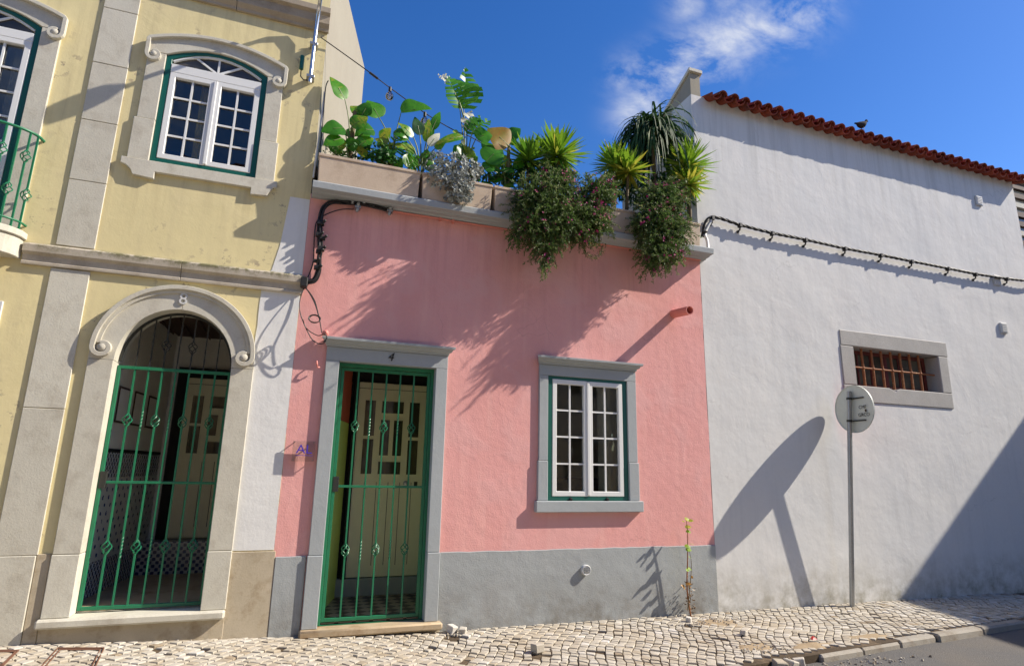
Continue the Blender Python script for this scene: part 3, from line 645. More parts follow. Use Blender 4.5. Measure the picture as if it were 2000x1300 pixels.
for k, fz in enumerate((.55, .95, 1.35)):
    fx = LX0+(LX1-LX0)*(fz-.28)/1.72
    pf = MB().xy([(fx+.012, fz), (fx+.012+.03, fz+.26), (fx+.005+.03, fz+.26), (fx+.005, fz)], 1.86, 2.2).build('picture_frame', M['darkceil'], yh)
    MB().xy([(fx+.0165, fz+.02), (fx+.0165+.0255, fz+.24), (fx+.010+.0255, fz+.24), (fx+.010, fz+.02)], 1.88, 2.18).build('picture', M['innerwhite'], pf)
MB().box(-1.7, .1, BY+.055, BY+.10, .25, 3.0).build('porch_wall', M['innerwhite'], yh)
MB().box(-1.45, .0, BY-.25, BY+.05, .30, .66).build('porch_step', M['frieze'], yh, bevel=.004)
MB().box(-1.65, .05, .20, BY+.05, .25, .325).build('porch_floor', M['step'], yh)
MB().xy([(-1.65, .281), (-.36, .281), (.1, BY+.05), (-1.65, BY+.05)], 3.0, 3.04).build('porch_ceiling', M['darkceil'], yh)
for k in range(9): MB().box(-1.62+k*.19, -1.605+k*.19, .30, BY, 2.975, 2.999).build('ceiling_batten', M['darkceil'], yh)
def panel_door(house, x0, x1, z0, z1, y, tall=True):
    d = MB().box(x0, x1, y, y+.04, z0, z1).build('front_door', M['cream_door'], house, bevel=.004)
    w = x1-x0; g = .10*w
    zt, zm = z1-.16, z0+(z1-z0)*.50
    rects = [(x0+g, x0+g+.15*w, zm+(zt-zm)*.50, zt-.05), (x0+g, x0+g+.15*w, zm+.03, zm+(zt-zm)*.46), (x1-g-.15*w, x1-g, zm+(zt-zm)*.50, zt-.05), (x1-g-.15*w, x1-g, zm+.03, zm+(zt-zm)*.46),
             (x0+.34*w, x1-.34*w, zt-.19, zt-.05), (x0+.34*w, x0+.47*w, zm+.24, zt-.27), (x0+.53*w, x1-.34*w, zm+.24, zt-.27), (x0+.34*w, x1-.34*w, zm+.03, zm+.17)]
    for (a, c, e, f) in rects:
        MB().holed([(a-.012, e-.012), (c+.012, e-.012), (c+.012, f+.012), (a-.012, f+.012)], [[(a, e), (c, e), (c, f), (a, f)]], y-.010, y-.0005).build('glazing_bead', M['cream_door'], d)
        MB().box(a, c, y-.005, y-.0008, e, f).build('pane', M['glass'], d)
    MB().box(x0-.0005, x1+.0005, y-.003, y, z1-.075, z1-.07).build('groove', M['dark'], d)
    for k in range(1, 6): MB().box(x0+w*k/6-.003, x0+w*k/6+.003, y-.0025, y, z0+.12, zm-.06).build('groove', M['darkceil'], d)
    MB().lathe([(.0, 0), (.03, .005), (.03, .02), (.012, .03), (.012, .05), (.028, .06), (.0, .07)], (x1-.16*w-.07, y, zm-.07), (0, -1, 0), 16).build('door_knob', M['steel'], d, smooth=40)
    MB().box(x1-.10*w-.02, x1-.10*w+.02, y-.006, y, zm-.10, zm-.05).build('key_plate', M['ink'], d)
    return d
MB().box(-1.33, -1.235, BY-.001, BY+.052, .66, 2.62).build('door_post', M['dark'], yh)
panel_door(yh, -1.22, -.42, .67, 2.50, BY); MB().box(-1.235, -.40, BY+.0, BY+.05, 2.505, 2.62).build('door_head', M['dark'], yh)
# ------------------------------------------------------------------ street lamp on the yellow wall
lp = thing('street_lamp', 'aluminium tube arm of a street lamp clamped to the yellow wall', 'street lamp', (-.165, 0, 5.4))
MB().tube([(-.165, -.075, 5.40), (-.163, -.075, 5.80), (-.160, -.080, 6.02), (-.156, -.105, 6.17), (-.150, -.16, 6.26), (-.145, -.26, 6.31), (-.14, -.55, 6.38)], .021, 14).build('arm', M['bright'], lp, smooth=50)
MB().lathe([(.0, 0), (.03, .005), (.075, .04), (.095, .09), (.08, .15), (.0, .17)], (-.14, -.53, 6.375), (0.0, -1, .12), 18).build('lamp_head', M['steel'], lp, smooth=50)
for z in (5.47, 5.86): MB().box(-.205, -.125, -.10, 0, z-.016, z+.016).build('clamp', M['steel'], lp, bevel=.003)
MB().lathe([(.0, 0), (.022, .004), (.022, .16), (0, .165)], (-.265, -.03, 5.56), (0, 0, 1), 12).build('fuse_box', M['dgreen'], lp, smooth=40)
MB().tube([(-.265, -.03, 5.56), (-.262, -.045, 5.47), (-.23, -.07, 5.42), (-.18, -.08, 5.42)], .006, 6).build('feed_cable', M['black'], lp)
# ------------------------------------------------------------------ pink house
ph = thing('pink_house', 'single-storey pink plaster house with grey trim and planted roof terrace', 'house', (2.3, 0, 0))
dx0, dx1, dz1 = .375, 1.335, 2.50
px0, px1, pz0, pz1 = 2.59, 3.575, 1.20, 2.515
def wob(a, c, v, amp=.004, step=.09):       # hand-made edge: values between a and c with a small wander
    k = max(2, int(abs(c-a)/step)); return [(a+(c-a)*i/k, v+random.uniform(-amp, amp)) for i in range(k+1)]
b = MB(); b.holed([(-.043, -.3)]+[(x_, z_) for z_, x_ in wob(-.28, 4.15, 4.696, .005)]+[(4.696, 4.20)]+[(x_, z_) for z_, x_ in reversed(wob(-.28, 4.2, -.046, .005))], [[(dx0-.03, .05), (dx1+.03, .05), (dx1+.03, dz1+.04), (dx0-.03, dz1+.04)], [(px0-.03, pz0-.03), (px1+.03, pz0-.03), (px1+.03, pz1+.03), (px0-.03, pz1+.03)]], 0, .25)
b.build('wall', M['pink'], ph)
MB().box(2.3, 3.9, 1.3, 1.32, .5, 3.2).build('room_wall', M['room'], ph)
for a in (2.28, 3.9): MB().box(a, a+.02, .26, 1.3, .5, 3.2).build('room_wall', M['room'], ph)
MB().box(2.3, 3.9, .26, 1.3, 3.2, 3.22).build('room_ceiling', M['room'], ph); MB().box(2.3, 3.9, .26, 1.3, .48, .5).build('room_floor', M['darkceil'], ph)
MB().box(2.45, 3.5, .5, .95, .5, 1.42).build('sideboard', M['darkceil'], ph, bevel=.01)
curtain('curtain', 3.28, 3.56, .14, 1.15, 2.55, 'lace', ph); curtain('curtain', 2.60, 2.72, .14, 1.15, 2.55, 'lace', ph)
for a, c in ((-.028, .232), (1.468, 4.698)): MB().xz([(a, -.25), (c, -.25)]+list(reversed(wob(a, c, .705, .0035))), -.016, 0).build('plinth', M['greypaint'], ph, bevel=.004)
# door surround
for a, c in ((.248, dx0), (dx1, 1.455)):
    MB().box(a, c, -.034, .25, .712, dz1).build('door_jamb', M['greytrim'], ph, bevel=.004)
    MB().box(a-.008 if a < 1 else a, c if a < 1 else c+.008, -.042, .25, .096, .709).build('door_jamb', M['greytrim'], ph, bevel=.005)
MB().box(.248, 1.455, -.034, .25, dz1+.001, 2.635).build('door_lintel', M['greytrim'], ph, bevel=.003)
def cornice(x0, x1, z):
    pr = [(0, z), (-.045, z), (-.05, z+.022), (-.075, z+.03), (-.085, z+.05), (-.112, z+.058), (-.114, z+.082), (0, z+.09)]
    b = MB(); vs_ = []; n_ = len(pr)
    for s, xx in ((-1, x0), (1, x1)):
        for (y, zz) in pr: vs_.append((xx+s*max(0, -y-.04)*.75, y, zz))
    b.add(vs_, [tuple(range(n_-1, -1, -1)), tuple(range(n_, 2*n_))]+[(i, (i+1) % n_, (i+1) % n_+n_, i+n_) for i in range(n_)]); return b
cornice(.245, 1.458, 2.637).build('door_cornice', M['greytrim'], ph, bevel=.002)
m4 = text_mesh('4', .12, .006, .25); m4.materials.append(M['ink']); put('house_number', m4, ph, (.862, -.039, 2.575), (pi/2, 0, 0))
b = MB(); b.box(.225, 1.50, -.10, .22, .03, .095); b.build('door_step', M['step'], ph, bevel=.014, smooth=40)
MB().box(.24, 1.49, -.03, .2, -.2, .032).build('door_footing', M['base'], ph)
# gate and vestibule
MB().holed([(dx0+.001, .097), (dx1-.001, .097), (dx1-.001, dz1-.001), (dx0+.001, dz1-.001)], [[(dx0+.03, .10), (dx1-.03, .10), (dx1-.03, dz1-.04), (dx0+.03, dz1-.04)]], .055, .10).build('gate_frame', M['green'], ph, bevel=.003)
pg = gate(ph, dx0+.033, dx1-.033, .125, dz1-.045, .078, 1.315, 5, (1.885, .735), fw=.03)
pg['label'] = 'green iron gate with five bars before the cream door'
VY = 1.15
MB().xy([(dx0-.0, .251), (dx0+.235, VY), (dx0+.185, VY), (dx0-.05, .251)], .05, 1.98).build('vestibule_wall', M['limegreen'], ph)
MB().xy([(dx0-.0, .251), (dx0+.235, VY), (dx0+.185, VY), (dx0-.05, .251)], 1.985, 2.75).build('vestibule_wall', M['redwall'], ph)
MB().xy([(dx1+.0, .251), (dx1+.30, VY), (dx1+.35, VY), (dx1+.05, .251)], .05, 2.75).build('vestibule_wall', M['limegreen'], ph)
MB().box(dx0, 1.75, VY+.05, VY+.1, .05, 2.75).build('vestibule_wall', M['dark'], ph)
MB().xy([(dx0-.06, .251), (dx1+.06, .251), (dx1+.4, VY+.1), (dx0+.1, VY+.1)], 2.70, 2.74).build('vestibule_ceiling', M['darkceil'], ph)
MB().box(dx0-.03, 1.75, .10, VY+.05, .05, .125).build('vestibule_floor', M['floortile'], ph)
MB().box(dx0+.2, 1.70, VY-.04, VY+.049, .126, .305).build('inner_step', M['greytrim'], ph, bevel=.006)
MB().box(.645, .695, VY-.035, VY+.048, .306, 2.62).build('door_post', M['dark'], ph)
panel_door(ph, .70, 1.50, .315, 2.47, VY)
# window
for a, c in ((2.487, px0), (px1, 3.692)):
    MB().box(a, c, -.030, .09, 1.605, 2.518).build('window_jamb', M['greytrim'], ph, bevel=.004)
    MB().box(a-.012 if a < 3 else a, c if a < 3 else c+.012, -.036, .09, 1.192, 1.602).build('window_jamb', M['greytrim'], ph, bevel=.006)
MB().box(2.487, 3.692, -.030, .08, 2.52, 2.637).build('window_lintel', M['greytrim'], ph, bevel=.003)
cornice(2.485, 3.695, 2.639).build('window_cornice', M['greytrim'], ph, bevel=.002)
MB().box(2.45, 3.735, -.062, .08, 1.075, 1.190).build('window_sill', M['greytrim'], ph, bevel=.007)
pw = casement(ph, px0+.001, px1-.001, pz0-.008, pz1+.004, -.012, 4, fw=.055)
for xx in (2.86, 3.30): MB().lathe([(.0, 0), (.016, 0), (.016, .03), (0, .034)], (xx, -.012, 1.212), (0, -1, -.3), 10).build('drain_cap', M['iron'], pw)
# coping along the roof edge, with moulded soffit
CZ0, CZ1, CY = 4.135, 4.262, -.205
pr = [(0, CZ0+.018), (-.045, CZ0+.02), (-.06, CZ0+.032), (-.12, CZ0+.034), (-.13, CZ0+.044), (CY, CZ0+.048), (CY-.004, CZ1-.012), (CY+.01, CZ1), (.35, CZ1)]
MB().prof_x(pr+[(.35, CZ0+.018)], -.035, 4.76).build('coping', M['greytrim'], ph, bevel=.003)
MB().xy([(-.03, .351), (4.70, .351), (4.70+SK*2.6, 2.9), (.70, 2.9)], 4.05, 4.2).build('terrace', M['lioz'], ph)
# spout pipe, round vent, painted cable, hooks
sp = W(1315, 613); L = .33; b = MB()
b.lathe([(.052, -.02), (.052, L), (.044, L), (.044, .05), (0, .05)], sp, (0, -1, -.10), 22); b.build('spout_pipe', M['pinkpipe'], ph, smooth=50)
vp = W(1143, 1112, -.02); b = MB(); b.lathe([(.052, 0), (.052, .035), (.046, .042), (.040, .036), (0, .036)], (vp.x, -.014, vp.z), (0, -1, 0), 24); rv = b.build('round_vent', M['plastic'], ph, smooth=40)
for k in range(3): MB().box(vp.x-.03, vp.x+.03, -.058, -.049, vp.z-.022+k*.02, vp.z-.013+k*.02).build('vent_slat', M['steel'], rv)
pc = [W(*p, -.025) for p in ((768, 413), (860, 427), (885, 432), (1000, 449), (1100, 465), (1230, 486), (1368, 508))]
cb = MB().tube(pc, .011, 6).build('painted_cable', M['pinkpipe'], ph, smooth=50)
for p in pc[1:6]: MB().box(p.x-.01, p.x+.01, -.04, 0, p.z-.02, p.z+.016).build('cable_clip', M['pinkpipe'], cb)
hk = W(618, 712, -.02); MB().tube([(hk.x, 0, hk.z+.03), (hk.x, -.05, hk.z+.03), (hk.x+.004, -.06, hk.z), (hk.x+.012, -.05, hk.z-.03), (hk.x+.03, -.035, hk.z-.025)], .008, 6).build('wall_hook', M['pinkpipe'], ph)
# ------------------------------------------------------------------ white house
wh = thing('white_house', 'tall whitewashed house with barred window and red tiled eave', 'house', (8, 0, 0))
ox0, ox1, oz0, oz1 = 7.185, 8.845, 2.715, 3.255
WT = 6.56
b = MB(); b.holed([(4.702, -.5), (11.34, -.5), (11.34, WT), (4.702, WT)], [[(ox0-.04, oz0-.04), (ox1+.04, oz0-.04), (ox1+.04, oz1+.04), (ox0-.04, oz1+.04)]], 0, .45); b.build('wall', M['white'], wh)
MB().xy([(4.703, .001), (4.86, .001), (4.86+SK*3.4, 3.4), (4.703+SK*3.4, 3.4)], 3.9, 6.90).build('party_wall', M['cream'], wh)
MB().xy([(4.665, -.035), (4.885, -.035), (4.885+SK*3.4, 3.4), (4.665+SK*3.4, 3.4)], 6.901, 6.955).build('party_wall_coping', M['lioz'], wh, bevel=.006)
MB().box(11.10, 11.335, .451, 7, -.5, 6.4).build('end_wall', M['white'], wh)
MB().add([(4.90, .12, 6.52), (11.33, .12, 6.52), (11.33, 5, 8.08), (4.87+SK*5, 5, 8.08), (4.90, .12, 6.45), (11.33, .12, 6.45), (11.33, 5, 8.01), (4.87+SK*5, 5, 8.01)],
         [(0, 1, 2, 3), (7, 6, 5, 4), (0, 4, 5, 1), (1, 5, 6, 2), (2, 6, 7, 3), (3, 7, 4, 0)]).build('roof', M['tile'], wh)
roof = [o for o in COL.objects if o.parent == wh and o.name.startswith('roof')][0]
def tile_mesh(up, r=.072, r2=.062, L=.46, th=.014, n=8):
    b = MB(); vs_ = []
    for k in range(n+1):
        a = pi*k/n
        for (rad, y) in ((r, 0), (r-th, 0), (r2, L), (r2-th, L)):
            vs_.append((rad*cos(a), y, (rad*sin(a))*(1 if up else -1)*.95))
    fs = []
    for k in range(n):
        p, q = k*4, k*4+4; fs += [(p, q, q+2, p+2), (p+1, p+3, q+3, q+1), (p, p+1, q+1, q), (p+2, q+2, q+3, p+3)]
    fs += [(0, 2, 3, 1), (n*4, n*4+1, n*4+3, n*4+2)]
    b.add(vs_, fs); return b.mesh('roof_tile', smooth=50)
TU, TD = tile_mesh(True), tile_mesh(False, .082, .07)
for t_ in (TU, TD): t_.materials.append(M['tile'])
SL = .32
for row in range(3):
    for k in range(34):
        x = 4.99+k*.194; y0 = -.185+row*.36; z0 = 6.505+(y0+.185)*SL*1.02
        if x < 4.9+max(0, y0)*SK: continue
        put('roof_tile', TD, roof, (x+random.gauss(0, .003), y0+random.gauss(0, .003), z0+.02+random.gauss(0, .003)), (SL, random.gauss(0, .02), random.gauss(0, .012)))
        if k < 33: put('roof_tile', TU, roof, (x+.097+random.gauss(0, .003), y0-.004+random.gauss(0, .003), z0+.012+random.gauss(0, .003)), (SL, random.gauss(0, .02), random.gauss(0, .012)))
# barred window
fy = -.012
MB().box(6.955, 9.06, fy, .30, 3.257, 3.475).build('frame_stone', M['granite'], wh, bevel=.010)
MB().box(6.94, 7.184, fy-.002, .30, 2.715, 3.254).build('frame_stone', M['granite'], wh, bevel=.010)
MB().box(8.847, 9.04, fy-.002, .30, 2.715, 3.254).build('frame_stone', M['granite'], wh, bevel=.010)
MB().xz([(6.93, 2.49), (9.03, 2.49), (9.03, 2.712), (7.98, 2.712), (7.93, 2.69), (7.90, 2.665), (7.86, 2.685), (7.78, 2.712), (6.93, 2.712)], fy-.003, .30).build('frame_stone', M['granite'], wh, bevel=.008)
wb = MB().holed([(ox0+.001, oz0+.001), (ox1-.001, oz0+.001), (ox1-.001, oz1-.001), (ox0+.001, oz1-.001)], [[(ox0+.05, oz0+.06), (8.0, oz0+.06), (8.0, oz1-.05), (ox0+.05, oz1-.05)], [(8.06, oz0+.06), (ox1-.05, oz0+.06), (ox1-.05, oz1-.05), (8.06, oz1-.05)]], .20, .25).build('window', M['wood'], wh)
for k, (a, c) in enumerate(((7.235, 7.49), (7.50, 7.745), (7.755, 8.0), (8.06, 8.30), (8.31, 8.55), (8.56, 8.795))):
    MB().box(a, c, .222, .228, oz0+.06, oz1-.05).build('pane', M['glass'], wb)
for xx in (7.495, 7.75, 8.305, 8.555): MB().box(xx-.012, xx+.012, .21, .24, oz0+.06, oz1-.05).build('glazing_bar', M['wood'], wb)
gb = MB().tube([(ox0, .085, 2.985), (8.86, .085, 2.985)], .014, 8).build('cross_bar', M['rust'], wh)
for k in range(8):
    xx = 7.25+k*.187; b = MB(); b.tube([(xx, .085, oz0-.01), (xx, .085, 2.965), (xx, .085, 3.005), (xx, .085, oz1+.01)], .017, 8); b.lathe([(.019, -.02), (.027, 0), (.019, .02)], (xx, .085, 2.985), n=10); b.build('window_bar', M['rust'], wh, smooth=40)
for (px_, py_) in ((1910, 393), (1958, 641), (1945, 548)):
    p = W(px_, py_); v = MB().box(p.x-.075, p.x+.075, -.03, 0, p.z-.085, p.z+.085).build('wall_vent', M['plastic'], wh, bevel=.006)
    for k in range(5): MB().box(p.x-.058, p.x+.058, -.038, -.028, p.z-.062+k*.028, p.z-.048+k*.028).build('vent_slat', M['plastic'], v)
# ------------------------------------------------------------------ cables
def twisted(path, r, R, turns_per_m, strands, phase=0, sub=9):
    pts = []; path = [Vector(p) for p in path]
    for i in range(len(path)-1):
        p0 = path[max(0, i-1)]; p1 = path[i]; p2 = path[i+1]; p3 = path[min(len(path)-1, i+2)]
        for k in range(sub):
            t = k/sub; pts.append(.5*((2*p1)+(p2-p0)*t+(2*p0-5*p1+4*p2-p3)*t*t+(3*p1-p0-3*p2+p3)*t**3))
    pts.append(path[-1]); out_ = []; 
    for s in range(strands):
        d = 0; L_ = []
        for i, p in enumerate(pts):
            if i: d += (p-pts[i-1]).length
            t = (pts[min(i+1, len(pts)-1)]-pts[max(0, i-1)]).normalized(); u = t.cross(Vector((0, -1, 0))).normalized(); v = t.cross(u)
            a = d*turns_per_m*2*pi+2*pi*s/strands+phase
            L_.append(p+(u*cos(a)+v*sin(a))*R)
        out_.append(L_)
    return out_
def spline(path, sub=8): return twisted(path, 0, 0, 0, 1, sub=sub)[0]
wc = thing('wall_cable', 'twisted black power cable clipped along the white wall', 'cable', (4.9, 0, 4.7))
wp = [W(*p, -.055) for p in ((1372, 462), (1376, 440), (1381, 430), (1390, 424), (1412, 428), (1445, 439), (1508, 455), (1573, 468), (1650, 485), (1720, 498), (1780, 510), (1851, 524), (1907, 535), (1965, 544))]+[Vector((11.33, -.055, 4.70)), Vector((11.6, .1, 4.70))]
for k, st_ in enumerate(twisted(wp, 0, .013, 3.2, 3, sub=16)): MB().tube(st_, .0105, 6).build('strand', M['black'], wc, smooth=60)
for (a, c) in ((1391, 426), (1445, 440), (1508, 456), (1573, 469), (1650, 486), (1720, 499), (1780, 511), (1851, 525), (1905, 536), (1966, 545)):
    p = W(a, c, -.055); b = MB(); b.box(p.x-.022, p.x+.022, -.085, -.028, p.z-.03, p.z+.026); b.tube([(p.x, 0, p.z-.075), (p.x, -.05, p.z-.06), (p.x, -.055, p.z-.02)], .012, 6); b.lathe([(.02, 0), (.02, .02)], (p.x, -.001, p.z-.075), (0, -1, 0), 10); b.build('clip', M['black'], wc, bevel=.004)
p0 = W(1376, 452, -.04); MB().tube(spline([W(1383, 487, -.16), W(1381, 470, -.10), W(1377, 455, -.05), W(1390, 428, -.05)]), .02, 8).build('entry_duct', M['plastic'], wc, smooth=50)
MB().lathe([(.016, -.03), (.024, 0), (.016, .03)], W(1377, 452, -.075), (1, 0, .2), 10).build('insulator', M['black'], wc)
MB().lathe([(.012, -.02), (.02, 0), (.012, .02)], W(1383, 495, -.12), (1, 0, 0), 10).build('insulator', M['black'], wc)
def cpx(cx, cy, Y=-.045): return W(560+cx/3.82, 380+cy/3.82, Y)
hc = thing('cable_bundle', 'thick black cable bundle with clamps curving down the pink wall corner', 'cable', (.1, 0, 3.6))
mainp = [W(766, 412, -.045), W(735, 404, -.05), W(705, 397, -.055)]+[cpx(*p) for p in ((440, 58), (340, 56), (275, 98), (252, 180), (246, 260), (250, 400), (242, 480), (236, 570), (205, 638), (140, 652))]
for k, st_ in enumerate(twisted(mainp, 0, .017, .5, 4, sub=10)): MB().tube(st_, .011, 6).build('strand', M['black'], hc, smooth=60)
MB().tube(spline([cpx(*p) for p in ((500, 110), (400, 112), (290, 150), (225, 200), (207, 300), (203, 400), (198, 500), (165, 600), (135, 640))]), .006, 6).build('thin_wire', M['black'], hc, smooth=60)
for (cx, cy, k) in ((255, 212, 1), (240, 300, .9), (268, 325, .8), (255, 405, 1), (240, 425, .8), (228, 545, .9), (215, 495, .7)):
    p = cpx(cx, cy, -.06); b = MB(); b.box(p.x-.035*k, p.x+.035*k, p.y-.03*k, p.y+.03*k, p.z-.022*k, p.z+.022*k); b.lathe([(.012, 0), (.016, .03), (.010, .045)], (p.x+.02*k, p.y-.02, p.z), (.6, -1, .4), 8); b.build('clamp', M['black'], hc, bevel=.006)
p = cpx(132, 655, -.06); MB().box(p.x-.035, p.x+.03, -.10, -.004, p.z-.05, p.z+.05).build('anchor_clamp', M['black'], hc, bevel=.008)
for (a, c) in ((690, 388), (712, 390), (699, 404), (762, 411)):
    p = W(a, c, -.07); b = MB(); b.lathe([(.014, -.055), (.018, -.03), (.012, 0), (.018, .03), (.010, .055)], p, (.1, -.2, 1), 10); b.box(p.x-.03, p.x+.03, -.085, 0, p.z-.012, p.z+.012); b.build('connector', M['steel'], hc, bevel=.002)
lw = thing('loose_wires', 'thin loose wires looping down beside the pink door head', 'wires', (.1, 0, 3.0))
for pts in (((132, 690), (100, 780), (97, 860), (120, 940), (160, 1030), (195, 1085), (245, 1112), (285, 1100), (300, 1050)), ((135, 690), (175, 735), (212, 800), (236, 890), (250, 960), (262, 1030)),
            ((132, 690), (160, 720), (200, 790), (226, 860), (240, 920)), ((120, 930), (150, 1000), (230, 1050), (280, 1040), (300, 1070), (270, 1100))):
    MB().tube(spline([cpx(x_, y_, -.035-.09*min(1, (y_-690)/220)) for x_, y_ in pts]), .0048, 6).build('wire', M['black'], lw, smooth=60)
for k in range(3):
    c0 = cpx(207, 928, -.14); MB().tube([(c0.x+(.047+.004*k)*cos(a*pi/10), c0.y-.012*k+.02*sin(a*pi/10), c0.z+.042*sin(a*pi/10)) for a in range(20)], .0045, 6, closed=True).build('wire_coil', M['iron'], lw, smooth=60)
p = cpx(288, 1035, -.06); MB().lathe([(0, -.03), (.03, -.022), (.034, 0), (.024, .03), (0, .04)], p, (.2, -1, .2), 12).build('wall_bracket', M['pinkpipe'], lw, smooth=50)
# wall conduit at the corner
cp = thing('corner_conduit', 'thin white conduit up the corner beside the left planter', 'conduit', (0, 0, 4.3))
MB().tube([W(612, 347, -.05), W(620, 290, -.045), W(630, 215, -.04), W(634, 180, -.03)], .010, 8).build('pipe', M['plastic'], cp, smooth=60)
MB().tube(spline([W(641, 158, -.03), W(636, 172, -.05), W(632, 220, -.05), W(624, 300, -.07), W(618, 345, -.05)]), .006, 6).build('wire', M['black'], cp, smooth=60)
# ------------------------------------------------------------------ glass sign, traffic sign
al = thing('glass_sign', 'small clear sign plate lettered AL in violet beside the pink door', 'sign', (.12, 0, 1.6))
a0, a1 = W(573, 860, -.05), W(613, 901, -.05); zt, zb_ = a0.z, a1.z; ax0, ax1 = a0.x, a1.x
MB().box(ax0, ax1, -.050, -.044, zb_, zt).build('plate', M['acrylic'], al)
mt = text_mesh('AL', .095, .002); mt.materials.append(M['blueink'])
o = put('lettering', mt, al, ((ax0+ax1)/2+.004, -.0525, zt-.078), (pi/2, 0, 0)); o.scale = (1.3, 1.2, 1)
MB().box(ax0+.03, ax1-.015, -.0525, -.0505, zb_+.052, zb_+.056).build('lettering', M['blueink'], al)
for xx, zz in ((ax0+.012, zb_+.012), (ax0+.012, zt-.012), (ax1-.012, zb_+.012), (ax1-.012, zt-.012)): MB().lathe([(.005, 0), (.005, .048)], (xx, -.0, zz), (0, -1, 0), 8).build('stand_off', M['steel'], al)
ts = thing('road_sign', 'round traffic sign seen from behind on leaning steel post', 'sign', (6.56, -.135, -.02))
dc = Vector((6.677, -.347, 2.336)); az = .07; dn = Vector((cos(az), -sin(az), 0))
pb = Vector((6.545, -.135, -.06)); pt = Vector((6.635, -.335, 2.56))
MB().tube([pb, pb.lerp(pt, .5), pt], .029, 14).build('post', M['steel'], ts, smooth=50)
MB().lathe([(0, -.002), (.288, -.002), (.296, -.012), (.30, -.012), (.30, .006), (.288, .006), (0, .004)], dc, dn, 48).build('disc', M['signback'], ts, smooth=40)
MB().lathe([(.294, .0055), (.298, .0085), (.0, .009)], dc, dn, 48).build('face', M['red'], ts, smooth=40)
for dz in (.13, -.15):
    pp = pb.lerp(pt, (dc.z+dz-pb.z)/(pt.z-pb.z)); e = Vector((sin(az), cos(az), 0))
    b = MB(); b.tube([dc+Vector((-.015, 0, dz))+e*-.17, dc+Vector((-.015, 0, dz))+e*.05], .009, 6); b.lathe([(.034, -.014), (.034, .014)], pp, pt-pb, 14); b.build('clamp', M['iron'], ts)
qrot = Matrix((( sin(az)*-1, 0, -cos(az)), (-cos(az), 0, sin(az)), (0, 1, 0))).to_euler()
for txt, dz, dy in (('CMF', .01, -.14), ('GRCO', -.085, -.15)):
    mt = text_mesh(txt, .06, .001); mt.materials.append(M['ink']); e = Vector((sin(az), cos(az), 0))
    put('lettering', mt, ts, dc-dn*.0135+e*dy+Vector((0, 0, dz)), qrot)
st_ = MB().box(-.012, .012, -.001, .0, -.016, .016).mesh('sticker'); st_.materials.append(M['dryleaf']); put('sticker', st_, ts, dc-dn*.0135+Vector((sin(az), cos(az), 0))*-.18+Vector((0, 0, -.035)), (0, 0, pi/2-az))
# ------------------------------------------------------------------ planters
PY0, PY1 = -.175, .20
plan = [(.0, 1.03), (1.055, 1.835), (1.865, 2.775), (2.80, 3.655), (3.685, 4.60)]
plab = ['long clay trough at the left end beside the yellow house', 'clay trough half hidden under the silver bush', 'clay trough between silver bush and first flowering shrub', 'clay trough behind the middle flowering shrub', 'clay trough at the right end under the last flowering shrub']
for (a, c), lb in zip(plan, plab):
    o = thing('planter_trough', lb, 'planter', ((a+c)/2, 0, CZ1), 'planter troughs along the roof edge')
    z0, z1 = CZ1+.003, CZ1+.31; t_ = .022
    b = MB(); ax, cx = a+.012, c-.012
    b.add([(ax, PY0+.012, z0), (cx, PY0+.012, z0), (cx, PY1, z0), (ax, PY1, z0), (a, PY0, z1), (c, PY0, z1), (c, PY1, z1), (a, PY1, z1),
           (a+t_, PY0+t_, z1), (c-t_, PY0+t_, z1), (c-t_, PY1-t_, z1), (a+t_, PY1-t_, z1), (a+t_, PY0+t_, z1-.1), (c-t_, PY0+t_, z1-.1), (c-t_, PY1-t_, z1-.1), (a+t_, PY1-t_, z1-.1)],
          [(3, 2, 1, 0), (0, 1, 5, 4), (1, 2, 6, 5), (2, 3, 7, 6), (3, 0, 4, 7), (4, 5, 9, 8), (5, 6, 10, 9), (6, 7, 11, 10), (7, 4, 8, 11), (8, 9, 13, 12), (9, 10, 14, 13), (10, 11, 15, 14), (11, 8, 12, 15)])
    b.build('trough', M['planter'], o, bevel=.005)
    b = MB(); b.holed([(a-.006, PY0-.007), (c+.006, PY0-.007), (c+.006, PY1+.006), (a-.006, PY1+.006)], [[(a+t_, PY0+t_), (c-t_, PY0+t_), (c-t_, PY1-t_), (a+t_, PY1-t_)]], z1-.028, z1+.003)
    b.v = [Vector((p.x, p.z, p.y)) for p in b.v]; b.build('rim', M['planter'], o, bevel=.004)
    b = MB(); b.box(a+t_, c-t_, PY0+t_, PY1-t_, z1-.06, z1-.03); b.build('soil', M['soil'], o)
SOILZ = CZ1+.28
